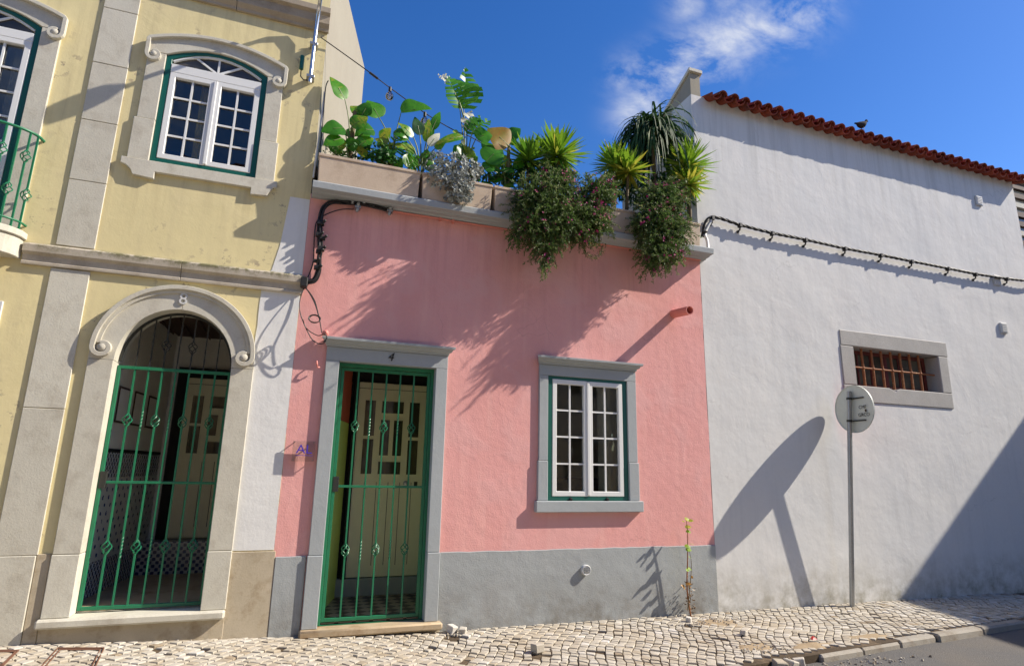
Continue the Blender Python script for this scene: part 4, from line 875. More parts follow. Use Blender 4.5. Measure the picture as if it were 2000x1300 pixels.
# ------------------------------------------------------------------ plants
rp = random.Random(11)
def leaf_mesh(base, tip, width, nrm, droop=.1, fold=.25, torn=0, sides=(1, 1), n=14, tone=None):
    base, tip = Vector(base), Vector(tip); d = tip-base; L = d.length; t = d.normalized(); nrm = Vector(nrm); nrm = (nrm-t*nrm.dot(t)).normalized(); s = t.cross(nrm)
    b = MB(); b.tone = rp.uniform(.15, .75) if tone is None else tone
    ph_ = rp.uniform(0, 6)
    def pt(u, k):       # u along, k -1..1 across
        w = width*1.38*(sin(pi*min(1, u*.97+.03)**.66)**.85)*(sides[0] if k < 0 else sides[1])
        arch_ = nrm*(L*droop*4*u*(1-u))
        return base+d*u+arch_+s*(k*w*(1+.02*sin(u*17+ph_)))+nrm*(abs(k)*w*fold)-nrm*(k*k*w*fold*.8)+nrm*(w*.06*abs(k)*sin(u*9+ph_+k))
    ks = (-1, -.55, 0, .55, 1)
    if not torn:
        vs_ = [pt(i/n, k) for i in range(n+1) for k in ks]
        b.add(vs_, [(i*5+j, i*5+j+1, i*5+5+j+1, i*5+5+j) for i in range(n) for j in range(4)])
        for i in range(n):
            for j in range(4): b.t[i*4+j] = min(1, max(0, b.tone+rp.uniform(-.12, .12)+(.10 if j in (1, 2) else 0)+(.25*(i/n)**4)))
    else:
        m_ = torn
        for sd in (-1, 1):
            for i in range(m_):
                u0, u1 = i/m_, (i+rp.uniform(.72, .97))/m_; sh = rp.uniform(-.02, .05); dz = nrm*rp.uniform(-.02, .03)
                vs_ = [pt(u0, 0), pt(u1, 0)]
                for k in (.5, 1.0):
                    vs_ += [pt(min(1, u0+sh*k+.05*k), sd*k)+dz*k, pt(min(1, u1+sh*k+.05*k-.15/m_*k), sd*k)+dz*k]
                b.add(vs_, [(0, 1, 3, 2), (2, 3, 5, 4)])
    return b
def big_plant(name, label, base, leaves, trunk=None, cat='plant', extra=13):
    o = thing(name, label, cat, base)
    if trunk: MB().tube([Vector(base)-Vector((0, 0, .05)), trunk], .028, 8, r1=.02).build('stem', M['trunk'], o, smooth=60)
    for _ in range(extra):          # smaller leaves filling the crown
        pb_ = P(base); ax_ = pb_[0]+rp.uniform(-30, 30); ay_ = pb_[1]-rp.uniform(12, 78)
        leaves = leaves+[((pb_[0], pb_[1]), (ax_, ay_), (ax_+rp.uniform(-28, 28), ay_+rp.uniform(-30, 8)), rp.uniform(.04, .075), dict(torn=rp.choice((0, 0, 0, 6)), Y=rp.uniform(-.08, .14), tone=rp.uniform(0, .9), n=(rp.gauss(0, .5), -1, rp.gauss(.3, .5)), droop=rp.uniform(-.02, .14)))]
    for lf in leaves:
        sb, lb, tp, w = lf[:4]; k = lf[4] if len(lf) > 4 else {}
        Y = k.get('Y', 0.0); Y2 = k.get('Y2', Y+rp.uniform(-.06, .06)); Yb = k.get('Yb', base[1])
        a, l, t = W(sb[0], sb[1], Yb), W(lb[0], lb[1], Y), W(tp[0], tp[1], Y2)
        nr = Vector(k.get('n', (0, -.95, .35))) if not k.get('flat') else Vector((0, -.25, 1))
        bm_ = leaf_mesh(l, t, w, nr, k.get('droop', .06), k.get('fold', .25), k.get('torn', 0), k.get('sides', (1, 1)), tone=k.get('tone'))
        q = bm_.build('leaf', M[k.get('m', 'leaf')], o, tone=True, smooth=70)
        mid = a.lerp(l, .55)+Vector(((l.x-a.x)*-.12, 0, .02))
        rib = [a, mid, l, l.lerp(t, .45)+Vector((0, -.004, 0))+nr.normalized()*((t-l).length*k.get('droop', .06)), t]
        MB().tube(spline(rib[:3], 5)+[rib[3]], .0095, 6, r1=.004).build('stalk', M['stalk'], o, smooth=60)
    return o
A = W(684, 299, .02); A.z = SOILZ-.02
big_plant('banana_plant', 'broad-leaved banana-like plant next to the yellow house', A, [
    ((684, 280), (673.5, 194), (644, 150), .07, dict(tone=.62, Y=-.02, n=(.3, -1, .2))), ((684, 285), (671, 250), (627, 258), .085, dict(Y=-.06, flat=0, tone=.2)), ((682, 292), (668, 270), (631, 285), .065, dict(Y=-.08, tone=.5)),
    ((690, 250), (705, 222), (684, 207), .06, dict(Y=.05, tone=.7)), ((690, 250), (707, 225), (722, 200), .06, dict(Y=.0)), ((688, 262), (687, 247), (719, 229), .07, dict(Y=-.05)),
    ((688, 282), (730, 254), (694, 256), .075, dict(Y=-.04, tone=.15)), ((690, 290), (703, 283), (730, 270), .06, dict(Y=-.08)), ((690, 290), (700, 270), (724, 262), .055, dict(Y=.02, tone=.3)), ((688, 280), (700, 240), (715, 212), .05, dict(Y=.08, tone=.2))], W(693, 218, .03))
B_ = W(766, 318, .02); B_.z = SOILZ-.02
big_plant('banana_plant', 'tall broad-leaved plant with big leaf pointing right at mid trough', B_, [
    ((768, 300), (783.5, 219.5), (845, 214), .10, dict(Y=.0, Y2=-.05, n=(0, -.9, .35), sides=(1.25, .25), tone=.45)), ((764, 295), (740.5, 230), (717, 196), .095, dict(Y=.02, tone=.4)),
    ((768, 305), (769, 258), (797, 272), .055, dict(Y=-.05, droop=.2)), ((770, 310), (772, 284), (797, 290), .035, dict(Y=-.06, tone=.8)), ((764, 305), (757, 281), (731, 271), .045, dict(Y=-.05, tone=.85)),
    ((764, 305), (752, 290), (738, 280), .04, dict(Y=.03))], W(763, 285, .02))
C_ = W(822, 330, .02); C_.z = SOILZ-.02
big_plant('banana_plant', 'slender-stalked plant fanning narrow leaves left of the silver bush', C_, [
    ((820, 325), (807, 267), (777, 240), .045, dict(Y=-.04)), ((818, 325), (797, 273), (768, 257), .05, dict(Y=-.06, tone=.55)), ((822, 322), (820, 264), (810, 228), .055, dict(Y=.0, tone=.05, m='bushy')),
    ((826, 325), (832, 277), (838, 231), .04, dict(Y=.02, tone=.8)), ((828, 325), (844, 253), (860, 218), .04, dict(Y=.03, tone=.3)), ((828, 322), (838, 285), (859, 260), .04, dict(Y=-.03, m='leafpale')),
    ((826, 325), (834, 270), (846, 240), .04, dict(Y=.06, tone=.2)), ((830, 325), (850, 290), (872, 276), .04, dict(Y=-.02, tone=.7))])
D_ = W(909, 318, .06); D_.z = SOILZ-.02
big_plant('banana_plant', 'tallest plant with a torn fan leaf against the sky', D_, [
    ((906, 320), (898, 213), (874, 148), .19, dict(Y=.05, Y2=.0, torn=9, sides=(.5, 1.15), n=(0, -1, .1), tone=.5, Yb=.06)), ((908, 320), (906, 213), (908, 133), .13, dict(Y=.08, Y2=.05, torn=8, sides=(.6, 1.2), n=(0, -1, .1), tone=.35, Yb=.06)),
    ((906, 230), (876, 160), (855, 146), .06, dict(Y=.02, m='leafpale', torn=6, Yb=.04)), ((910, 318), (912, 255), (920, 216), .07, dict(Y=.0, m='leafpale', torn=6)), ((910, 318), (912, 262), (938, 226), .065, dict(Y=.0, torn=7)),
    ((912, 318), (922, 258), (958, 235), .08, dict(Y=-.04, torn=7, tone=.6)), ((908, 318), (904, 266), (848, 283), .045, dict(Y=-.06, tone=.75)), ((914, 318), (930, 270), (962, 262), .08, dict(Y=-.05, tone=.4)),
    ((906, 318), (898, 262), (884, 258), .04, dict(Y=.05))], W(908, 285, .06))
E_ = W(990, 356, .02); E_.z = SOILZ-.02
big_plant('banana_plant', 'plant with one large orange leaf beside the torn-leaf plant', E_, [
    ((992, 348), (993, 284), (951, 252), .13, dict(Y=-.02, Y2=-.02, n=(0, -1, .15), m='leafold', tone=.25)), ((992, 348), (994, 268), (1017, 251), .065, dict(Y=.03, tone=.1)), ((990, 348), (949, 316), (980, 287), .105, dict(Y=-.08, tone=.35)),
    ((985, 348), (945, 330), (968, 322), .06, dict(Y=-.08, tone=.4)), ((990, 350), (971, 312), (987, 336), .03, dict(Y=-.02, tone=.0)), ((988, 350), (960, 300), (940, 275), .07, dict(Y=.05, tone=.2)),
    ((988, 350), (945, 340), (925, 325), .05, dict(Y=.02, tone=.3)), ((992, 348), (996, 282), (1006, 268), .05, dict(Y=.05, tone=.4))], W(994, 285, .02))
def leafcloud(ells, n, l0, l1, w, seed, hang=.3, jitter=.5, shell=.35):
    r_ = random.Random(seed); b = MB(); tot = sum(e[1].x*e[1].y*e[1].z for e in ells)
    for e in ells:
        for _ in range(int(n*(e[1].x*e[1].y*e[1].z)**.8/sum((q[1].x*q[1].y*q[1].z)**.8 for q in ells))):
            v = Vector((r_.gauss(0, 1), r_.gauss(0, 1), r_.gauss(0, 1))).normalized()*(r_.random()**shell)*(1+r_.gauss(0, .07))
            p = e[0]+Vector((v.x*e[1].x, v.y*e[1].y, v.z*e[1].z))
            d = (v*.8+Vector((r_.gauss(0, jitter), r_.gauss(0, jitter), r_.gauss(0, jitter)-hang))).normalized(); s = d.cross(Vector((r_.gauss(0, 1), r_.gauss(0, 1), r_.gauss(0, 1)))).normalized()
            L_ = r_.uniform(l0, l1); ww = w*r_.uniform(.7, 1.3); b.tone = min(1, max(0, r_.gauss(.45, .25)))
            b.add([p, p+d*L_*.5+s*ww, p+d*L_, p+d*L_*.5-s*ww], [(0, 1, 2, 3)])
    return b
def ell(px, py, Y, rx, ry, rz): return (W(px, py, Y), Vector((rx, ry, rz)))
# low dark green fillers and silver bush
lo = thing('trough_greenery', 'low dark green leafy plant filling the left trough', 'plant', W(740, 315, 0))
MB().tube([W(740, 325, 0), W(738, 300, 0)], .012, 6).build('stem', M['trunk'], lo)
leafcloud([ell(735, 298, -.02, .15, .13, .09), ell(755, 305, -.05, .13, .1, .07), ell(705, 296, .0, .14, .1, .06)], 420, .03, .065, .016, 5).build('foliage', M['bushy'], lo, tone=True, kind='stuff')
lo = thing('trough_greenery', 'wispy dry herb at the left tip of the first trough', 'plant', W(655, 298, 0))
MB().tube([W(656, 305, 0), W(655, 292, 0)], .006, 6).build('stem', M['trunk'], lo)
leafcloud([ell(655, 294, -.02, .12, .1, .04)], 150, .015, .03, .006, 6).build('foliage', M['shrub'], lo, tone=True, kind='stuff')
lo = thing('trough_greenery', 'dark low plant behind the silver bush and orange leaf', 'plant', W(955, 345, 0))
MB().tube([W(955, 355, .02), W(955, 338, .02)], .012, 6).build('stem', M['trunk'], lo)
leafcloud([ell(945, 338, .03, .16, .12, .07), ell(975, 346, .03, .14, .1, .06), ell(1000, 345, .05, .15, .1, .1)], 420, .03, .06, .014, 8).build('foliage', M['bushy'], lo, tone=True, kind='stuff')
sv = thing('silver_bush', 'silvery grey bush spilling over the trough edge', 'bush', W(885, 340, -.1))
for k in range(7): MB().tube(spline([W(885, 330, .0), W(870+k*6, 318, -.10), W(845+k*13, 345+10*(k % 3), -.24)]), .008, 5, r1=.003).build('stem', M['trunk'], sv)
b = MB(); r_ = random.Random(21)
for e in (ell(880, 325, -.08, .30, .22, .13), ell(862, 345, -.18, .16, .16, .17), ell(898, 350, -.20, .17, .15, .19), ell(905, 378, -.24, .10, .10, .12), ell(925, 335, -.08, .10, .12, .10), ell(885, 370, -.22, .13, .12, .13)):
    for _ in range(int(40+2600*(e[1].x*e[1].z))):
        v = Vector((r_.gauss(0, 1), r_.gauss(0, 1), r_.gauss(0, 1))).normalized()*(r_.random()**.3); p = e[0]+Vector((v.x*e[1].x, v.y*e[1].y, v.z*e[1].z)); ax = (v+Vector((0, -.2, .1))).normalized(); q = ax.to_track_quat('Z', 'Y')
        for m_ in range(7):
            a = 2*pi*m_/7+r_.random(); d = q @ Vector((cos(a), sin(a), .7)).normalized(); s = d.cross(ax).normalized(); L_ = r_.uniform(.026, .05); b.tone = min(1, max(0, r_.gauss(.42, .25)))
            b.add([p, p+d*L_*.55+s*.010, p+d*L_, p+d*L_*.55-s*.010], [(0, 1, 2, 3)])
b.build('foliage', M['silver'], sv, tone=True, kind='stuff')
def yucca(label, heads, seed):
    r_ = random.Random(seed); c0 = heads[0][0]
    o = thing('yucca', label, 'yucca', (c0.x, c0.y, SOILZ-.02))
    for (c, R, n_, yel) in heads:
        MB().tube([(c.x+r_.uniform(-.03, .03), c.y+.02, SOILZ-.05), c-Vector((0, 0, .02))], .025, 7, r1=.02).build('trunk', M['trunk'], o, smooth=60)
        b = MB()
        for k in range(n_):
            el = radians(-50+135*((k+.5)/n_)**.85); a = k*2.39996+r_.uniform(-.2, .2); d = Vector((cos(el)*cos(a), cos(el)*sin(a)*.9, sin(el)+.05)).normalized()
            L_ = R*r_.uniform(.75, 1.08)*(1 if el > -.2 else .8); s = d.cross(Vector((0, 0, 1))); s = s.normalized() if s.length > .1 else Vector((1, 0, 0)); up = s.cross(d); w = .021*r_.uniform(.8, 1.2)
            b.tone = min(1, max(0, r_.gauss(.5+(yel if el < .5 else yel*.4), .2))); dr = Vector((0, 0, -1))*L_*r_.uniform(.02, .12)
            P_ = [c+d*L_*u+dr*u*u for u in (.04, .35, .7, 1)]
            b.add([P_[0]-s*w*.6, P_[0]+s*w*.6, P_[1]-s*w+up*.006, P_[1]+s*w+up*.006, P_[2]-s*w*.75, P_[2]+s*w*.75, P_[3]], [(0, 1, 3, 2), (2, 3, 5, 4), (4, 5, 6)])
        b.build('leaf_rosette', M['yucca'], o, tone=True, kind='stuff')
    return o
yucca('double-headed bright green yucca left of the flowering shrub tops', [(W(1088, 306, -.02), .44, 170, .08), (W(1032, 316, .02), .38, 130, -.1)], 31)
yucca('yellowing yucca between the two groups of flowering shrubs', [(W(1202, 326, .0), .38, 120, .0), (W(1226, 338, -.08), .36, 130, .35)], 32)
yucca('yellow-green yucca leaning over against the white wall', [(W(1342, 328, -.10), .42, 170, .12), (W(1346, 362, -.16), .34, 110, .35)], 33)
for lb, es, sd in (('dark green undergrowth beneath the double-headed yucca', ((1040, 345, .08, .30, .12, .13), (1090, 350, .06, .25, .1, .12)), 91), ('dark green undergrowth beneath the yellowing yucca', ((1195, 372, .08, .25, .1, .12), (1235, 375, .08, .2, .1, .13)), 92), ('dark green undergrowth by the trunk of the drooping plant', ((1290, 365, .12, .26, .1, .17), (1335, 375, .05, .18, .12, .16)), 93)):
    ud = thing('trough_greenery', lb, 'plant', W(es[0][0], es[0][1]+12, es[0][2])); e0 = W(es[0][0], es[0][1], es[0][2])
    MB().tube([(e0.x, e0.y, SOILZ-.04), e0], .012, 6).build('stem', M['trunk'], ud)
    leafcloud([ell(*e) for e in es], 620, .05, .11, .012, sd, hang=-.1).build('foliage', M['bushy'], ud, tone=True, kind='stuff')
dr = thing('drooping_dracaena', 'dark plant with long drooping strap leaves near the white house', 'plant', (W(1280, 330, .1).x, .1, SOILZ-.02))
c = W(1275, 262, .1); MB().tube([(c.x, .1, SOILZ-.05), c], .03, 8, r1=.022).build('trunk', M['trunk'], dr, smooth=60)
b = MB(); r_ = random.Random(41)
for k in range(430):
    a = r_.uniform(0, 2*pi); el = r_.uniform(.1, 1.35); L_ = r_.uniform(.5, .95); d = Vector((cos(a)*cos(el), sin(a)*cos(el)*.7, sin(el))); p = c+Vector((r_.gauss(0, .07), r_.gauss(0, .05), r_.gauss(-.03, .08))); v = d*.55; w = .014*r_.uniform(.8, 1.3)
    pts = [p.copy()]; 
    for u in range(8):
        pts.append(pts[-1]+v*(L_/4.4)); v = v+Vector((0, 0, -.24))*(1+.4*r_.random()); v = v.normalized()*.55
    b.tone = min(1, max(0, r_.gauss(.4, .25))); vs_ = []
    for i, q in enumerate(pts):
        t = (pts[min(8, i+1)]-pts[max(0, i-1)]).normalized(); s = t.cross(Vector((0.3*cos(a*3), .5*sin(a*5), 1))).normalized(); ww = w*(1-.8*(i/8)**2); vs_ += [q-s*ww, q+s*ww]
    b.add(vs_, [(i*2, i*2+1, i*2+3, i*2+2) for i in range(8)])
b.build('leaves', M['dracaena'], dr, tone=True, kind='stuff')
def shrub(label, ells, n, nf, seed, stems):
    n *= 2.1
    c = ells[0][0]; o = thing('flowering_shrub', label, 'shrub', (c.x, c.y, c.z))
    for st_ in stems: MB().tube(spline([Vector((c.x, .02, SOILZ)), ells[0][0], W(*st_)]), .008, 5, r1=.002).build('stem', M['trunk'], o)
    r_ = random.Random(seed); b = MB(); tw = MB(); vol = [(e[1].x*e[1].y*e[1].z)**.75 for e in ells]; tips = []
    for e, vv in zip(ells, vol):
        for _ in range(int(n/26*vv/sum(vol))):
            v = Vector((r_.gauss(0, 1), r_.gauss(0, 1), r_.gauss(0, 1))).normalized(); rad = r_.uniform(.30, .86); p = e[0]+Vector((v.x*e[1].x, v.y*e[1].y, v.z*e[1].z))*rad
            d = (Vector((v.x*e[1].x, v.y*e[1].y, v.z*e[1].z)).normalized()+Vector((r_.gauss(0, .35), r_.gauss(0, .35), r_.gauss(.05, .35)))).normalized(); L_ = r_.uniform(.09, .20); tn = r_.gauss(.42, .18); pts = [p]
            for i in range(6):
                d = (d+Vector((0, 0, -.16))).normalized(); pts.append(pts[-1]+d*L_/6)
            tips.append(pts[-1]); tw.tube(pts, .0022, 3, r1=.001, cap=False)
            for i in range(30):
                u = (i+.5)/30*6; j = int(u); q = pts[j].lerp(pts[j+1], u-j); ld = ((pts[j+1]-pts[j]).normalized()*.7+Vector((r_.gauss(0, .6), r_.gauss(0, .6), r_.gauss(0, .6)))).normalized(); sd = ld.cross(Vector((r_.gauss(0, 1), r_.gauss(0, 1), r_.gauss(0, 1)))).normalized(); ll = r_.uniform(.018, .040); ww = r_.uniform(.0035, .0065)
                b.tone = min(1, max(0, tn+.25*(i/30)+r_.gauss(0, .12))); b.add([q, q+ld*ll*.5+sd*ww, q+ld*ll, q+ld*ll*.5-sd*ww], [(0, 1, 2, 3)])
    leafcloud([(e[0], e[1]*.72) for e in ells], n*.13, .03, .06, .012, seed+9, hang=.3, shell=.4).build('inner_leaves', M['shrub'], o, tone=True, kind='stuff')
    b.build('foliage', M['shrub'], o, tone=True, kind='stuff'); tw.build('twigs', M['trunk'], o, kind='stuff')
    r2 = random.Random(seed+1); b = MB()
    for _ in range(nf):
        e = ells[int(r2.random()**1.6*len(ells)) % len(ells)]; v = Vector((r2.gauss(.35, .8), r2.gauss(-.5, .7), r2.gauss(.25, .8))).normalized()*r2.uniform(.88, 1.08); p = e[0]+Vector((v.x*e[1].x, v.y*e[1].y, v.z*e[1].z)); ax = (v+Vector((0, -.3, .2))).normalized(); q = ax.to_track_quat('Z', 'Y')
        for f_ in range(r2.choice((1, 2, 4))):
            pp = p+Vector((r2.gauss(0, .014), r2.gauss(0, .014), r2.gauss(0, .014))); b.tone = r2.random()
            for m_ in range(5):
                a = 2*pi*m_/5+r2.random()*.4; d = q @ Vector((cos(a), sin(a), .5)); s = d.cross(ax).normalized(); b.add([pp, pp+d*.007+s*.005, pp+d*.014, pp+d*.007-s*.005], [(0, 1, 2, 3)])
    b.build('flowers', M['petal'], o, tone=True, kind='stuff')
    return o
shrub('large leftmost flowering shrub hanging lowest over the pink wall', [ell(1075, 378, -.22, .34, .28, .26), ell(1040, 400, -.30, .26, .24, .26), ell(1090, 430, -.36, .30, .22, .26), ell(1042, 440, -.36, .22, .18, .18), ell(1068, 470, -.40, .17, .15, .22), ell(1062, 508, -.40, .07, .07, .13), ell(1012, 455, -.34, .09, .09, .13), ell(1090, 345, -.14, .22, .2, .12)], 15000, 130, 51, ((1060, 520, -.40), (1000, 455, -.34), (1120, 450, -.35), (1080, 515, -.40)))
shrub('middle flowering shrub with magenta flowers and a hanging twig loop', [ell(1160, 385, -.22, .24, .24, .24), ell(1135, 425, -.32, .24, .2, .2), ell(1165, 435, -.32, .18, .17, .16), ell(1182, 370, -.18, .14, .16, .14), ell(1130, 462, -.36, .14, .12, .08)], 7500, 120, 53, ((1140, 490, -.34), (1175, 470, -.32)))
lp_ = [W(*p, -.36) for p in ((1145, 460), (1138, 478), (1147, 496), (1160, 503), (1172, 494), (1178, 478))]
sh2 = [o for o in COL.objects if o.name == 'flowering_shrub.001'][0]
MB().tube(spline(lp_), .004, 5).build('hanging_twig', M['trunk'], sh2)
leafcloud([(p, Vector((.035, .035, .03))) for p in spline(lp_, 4)], 300, .014, .03, .004, 57).build('twig_leaves', M['shrub'], sh2, tone=True, kind='stuff')
shrub('rightmost flowering shrub covering the trough end by the white wall', [ell(1292, 398, -.24, .32, .28, .26), ell(1275, 440, -.34, .28, .24, .26), ell(1310, 450, -.34, .24, .22, .26), ell(1285, 490, -.40, .24, .17, .19), ell(1272, 515, -.42, .10, .08, .10), ell(1315, 500, -.38, .12, .12, .12), ell(1310, 380, -.18, .22, .2, .14)], 13500, 150, 59, ((1270, 520, -.42), (1320, 505, -.38), (1240, 470, -.34)))
# string lights from the yellow house to the torn-leaf plant
sg = thing('string_lights', 'black string light cable with bulbs from yellow house over plants', 'string lights', W(640, 84, -.03))
sp_ = [W(626, 73, -.06), W(643, 85, -.03), W(685, 115, .0), W(712, 134.5, .01), W(729, 147, .02), W(762, 172, .03), W(830, 221, .04), W(866, 243, .05), W(894, 258, .06), W(920, 268, .08), W(975, 300, .1), W(1010, 322, .1)]
MB().tube(spline(sp_, 6), .006, 6).build('cable', M['black'], sg, smooth=60)
p = W(729, 147, .02); MB().tube([W(722, 142, .02), W(738, 154, .02)], .014, 8).build('cable_joint', M['black'], sg, smooth=50)
for (a, c, Y) in ((762, 172, .03), (830, 221, .04)):
    p = W(a, c, Y); s_ = MB().lathe([(0, .012), (.014, .01), (.018, -.01), (.018, -.045), (0, -.046)], p, n=12).build('socket', M['black'], sg, smooth=40)
    MB().lathe([(.014, -.045), (.020, -.06), (.040, -.085), (.045, -.108), (.038, -.135), (.018, -.150), (0, -.153)], p, n=18).build('bulb', M['bulb'], sg, smooth=60)
    MB().tube([p+Vector((-.01, 0, -.05)), p+Vector((-.012, 0, -.10)), p+Vector((0, .004, -.12)), p+Vector((.012, 0, -.10)), p+Vector((.01, 0, -.05))], .0022, 5).build('filament', M['rust'], sg)
# ------------------------------------------------------------------ weed at the wall foot
wx = W(1341, 1200).x-.01; wd = thing('wall_weed', 'thin tall weed growing at the foot of the pink house', 'weed', (wx, -.09, zp(wx, -.09)))
stp = [Vector((wx, -.09, -.02)), W(1342, 1150, -.095), W(1343, 1090, -.11), W(1343, 1040, -.125), W(1340, 1012, -.13)]
MB().tube(spline(stp, 5), .009, 6, r1=.003).build('stem', M['rust'], wd, smooth=60)
MB().tube(spline([W(1343, 1190, -.09), W(1349, 1130, -.12), W(1350, 1095, -.13), W(1346, 1075, -.13)], 5), .005, 5, r1=.002).build('stem', M['trunk'], wd, smooth=60)
r_ = random.Random(61)
for k, (a, c, s_) in enumerate(((1337, 1012, .05), (1344, 1016, .045), (1334, 1018, .03), (1338, 1028, .05), (1348, 1037, .045), (1340, 1038, .03), (1337, 1065, .05), (1344, 1068, .055), (1350, 1062, .04), (1339, 1072, .05), (1348, 1088, .035), (1349, 1110, .04), (1344, 1111, .04), (1339, 1140, .045), (1346, 1145, .04), (1338, 1148, .05), (1350, 1128, .03))):
    p = W(a, c, -.125+r_.uniform(-.05, .03)); d = Vector((r_.uniform(-1, 1), r_.uniform(-1, .2), r_.uniform(-.3, .5))).normalized()
    leaf_mesh(p, p+d*s_*1.4, s_*.42, (0, -.7, .7), .05, .2, n=4, tone=(.6 if 3 < k < 13 else .8)).build('leaf', M['dryleaf' if k > 12 else 'yucca'], wd, tone=True)
leafcloud([(Vector((wx, -.09, .10)), Vector((.04, .05, .12))), (Vector((wx, -.09, .28)), Vector((.028, .04, .12)))], 130, .02, .05, .006, 63, hang=.1).build('dry_tuft', M['dryleaf'], wd, tone=True, kind='stuff')
# ------------------------------------------------------------------ loose stones, litter, bird
r_ = random.Random(81); b = MB()
for (a, c, sx, sy, n_) in ((1395, 1215, .35, .16, 60), (1490, 1268, .30, .14, 70), (1580, 1288, .35, .10, 70), (1700, 1272, .45, .08, 60), (890, 1246, .12, .06, 16), (1350, 1222, .2, .07, 25)):
    g0 = G(a, c, -.03)
    for _ in range(n_):
        gx, gy = g0.x+r_.gauss(0, sx*.6), g0.y+r_.gauss(0, sy*.6); gz = zp(gx, gy) if gy > kerb_y(gx)+.0 else zp(gx, kerb_y(gx))-.07
        if gy > -.03: continue
        q = r_.uniform(.005, .017); b.tone = r_.random(); th = r_.uniform(0, 6); pts = [(gx+q*r_.uniform(.7, 1.2)*cos(th+k*1.57), gy+q*r_.uniform(.7, 1.2)*sin(th+k*1.57)) for k in range(4)]
        b.add([(x_, y_, gz-.004) for x_, y_ in pts]+[((x_*.6+gx*.4), (y_*.6+gy*.4), gz+q*r_.uniform(.5, 1)) for x_, y_ in pts], [(4, 5, 6, 7)]+[(k, (k+1) % 4, 4+(k+1) % 4, 4+k) for k in range(4)])
tag(b.build('gravel', M['cobble'], None, tone=True, kind='stuff'), 'stone chips and gravel scattered along the broken kerb and gutter', 'gravel')
def loose(c, s, label, rz, tilt=(0, 0), tone=.8):
    b = MB(); r3 = random.Random(int(c.x*991)); b.tone = tone
    k = lambda: r3.uniform(.78, 1.1)*s/2
    b.add([(-k(), -k(), -k()*.8), (k(), -k(), -k()*.8), (k(), k(), -k()*.8), (-k(), k(), -k()*.8), (-k(), -k(), k()*.8), (k(), -k(), k()*.8), (k(), k(), k()*.8), (-k(), k(), k()*.8)],
          [(0, 3, 2, 1), (4, 5, 6, 7), (0, 1, 5, 4), (1, 2, 6, 5), (2, 3, 7, 6), (3, 0, 4, 7)])
    bm_ = b.mesh('loose_stone', bevel=s*.07, tone=True); bm_.materials.append(M['cobble'])
    o = put('loose_stone', bm_, None, (c.x, c.y, c.z+s*.36), (tilt[0], tilt[1], rz)); tag(o, label, 'stone', 'loose paving stones')
for (a, c, s, lb, rz, tn) in ((883, 1241, .085, 'white loose stone by the pink door step, left of two', .5, .95), (903, 1243, .075, 'tan loose stone by the pink door step, right of two', 1.1, .7), (1050, 1276, .09, 'loose stone tipped beside the dark hole in the paving', .2, .6),
                          (1345, 1216, .06, 'small white stone at the foot of the tall weed', .8, 1.), (1542, 1287, .105, 'middle of three loose stones at the broken kerb', .3, .75), (1560, 1284, .10, 'rightmost loose stone at the broken kerb', .9, .85), (1522, 1290, .11, 'leftmost dark loose stone at the broken kerb', 1.3, .3),
                          (1453, 1241, .06, 'small pale stone near the sandy patch by the kerb', .4, .9)):
    g = G(a, c, -.03); zz = zp(g.x, g.y) if g.y > kerb_y(g.x) else zp(g.x, kerb_y(g.x))-.07
    loose(Vector((g.x, g.y, zz)), s, lb, rz, (random.uniform(-.3, .3), random.uniform(-.3, .3)), tn)
lt = leafcloud([(G(1735, 1268, -.16)+Vector((0, 0, .012)), Vector((.17, .07, .012))), (G(1655, 1276, -.16)+Vector((0, 0, .01)), Vector((.08, .04, .01)))], 170, .03, .07, .009, 71, hang=0, shell=.6).build('leaf_litter', M['dryleaf'], None, tone=True, kind='stuff')
tag(lt, 'dry leaf litter lying in the gutter along the kerb', 'leaves')
g = G(1589, 1246, -.02); b = MB(); b.add([(g.x-.03, g.y-.02, zp(g.x, g.y)+.006), (g.x+.03, g.y-.015, zp(g.x, g.y)+.009), (g.x+.02, g.y+.03, zp(g.x, g.y)+.03), (g.x-.025, g.y+.02, zp(g.x, g.y)+.012), (g.x, g.y, zp(g.x, g.y)+.022)], [(0, 1, 4), (1, 2, 4), (2, 3, 4), (3, 0, 4), (3, 2, 1, 0)])
tag(b.build('litter_scrap', M['red']), 'small crumpled red scrap on the paving by the kerb', 'litter')
# paved-in utility covers, lower left
for (pts, lb) in ((((112, 1268), (203, 1264), (185, 1300), (78, 1304)), 'utility cover with rusty frame set in paving below the arch'), (((-20, 1277), (35, 1275), (5, 1303), (-60, 1303)), 'utility cover with rusty frame at the left edge of the paving')):
    q = [G(*p, .1) for p in pts]; cz = lambda p: zp(p.x, p.y)+.006; c = sum(q, Vector())/4
    o = thing('utility_cover', lb, 'cover', (c.x, c.y, cz(c)), 'paved-in utility covers'); b = MB()
    for i in range(4):
        a, e = q[i], q[(i+1) % 4]; b.tube([(a.x, a.y, cz(a)), (e.x, e.y, cz(e))], .006, 4)
    b.build('frame', M['ruststeel'], o)
    q2 = [c+(p-c)*.86 for p in q]; b = MB()
    for i in range(4):
        a, e = q2[i], q2[(i+1) % 4]; b.tube([(a.x, a.y, cz(a)-.002), (e.x, e.y, cz(e)-.002)], .006, 4)
    b.build('inner_frame', M['ruststeel'], o)
bp = W(1684, 251, -.10)
bd = thing('pigeon', 'dark pigeon perched on the red roof tiles', 'bird', (bp.x, bp.y, bp.z))
prof = [(-.17, .012, .10), (-.12, .02, .105), (-.07, .045, .10), (0, .062, .105), (.05, .058, .125), (.085, .040, .155), (.10, .028, .185), (.115, .030, .21), (.14, .022, .215), (.155, .008, .21), (.172, .002, .205)]
b = MB(); vs_ = []; K = 10
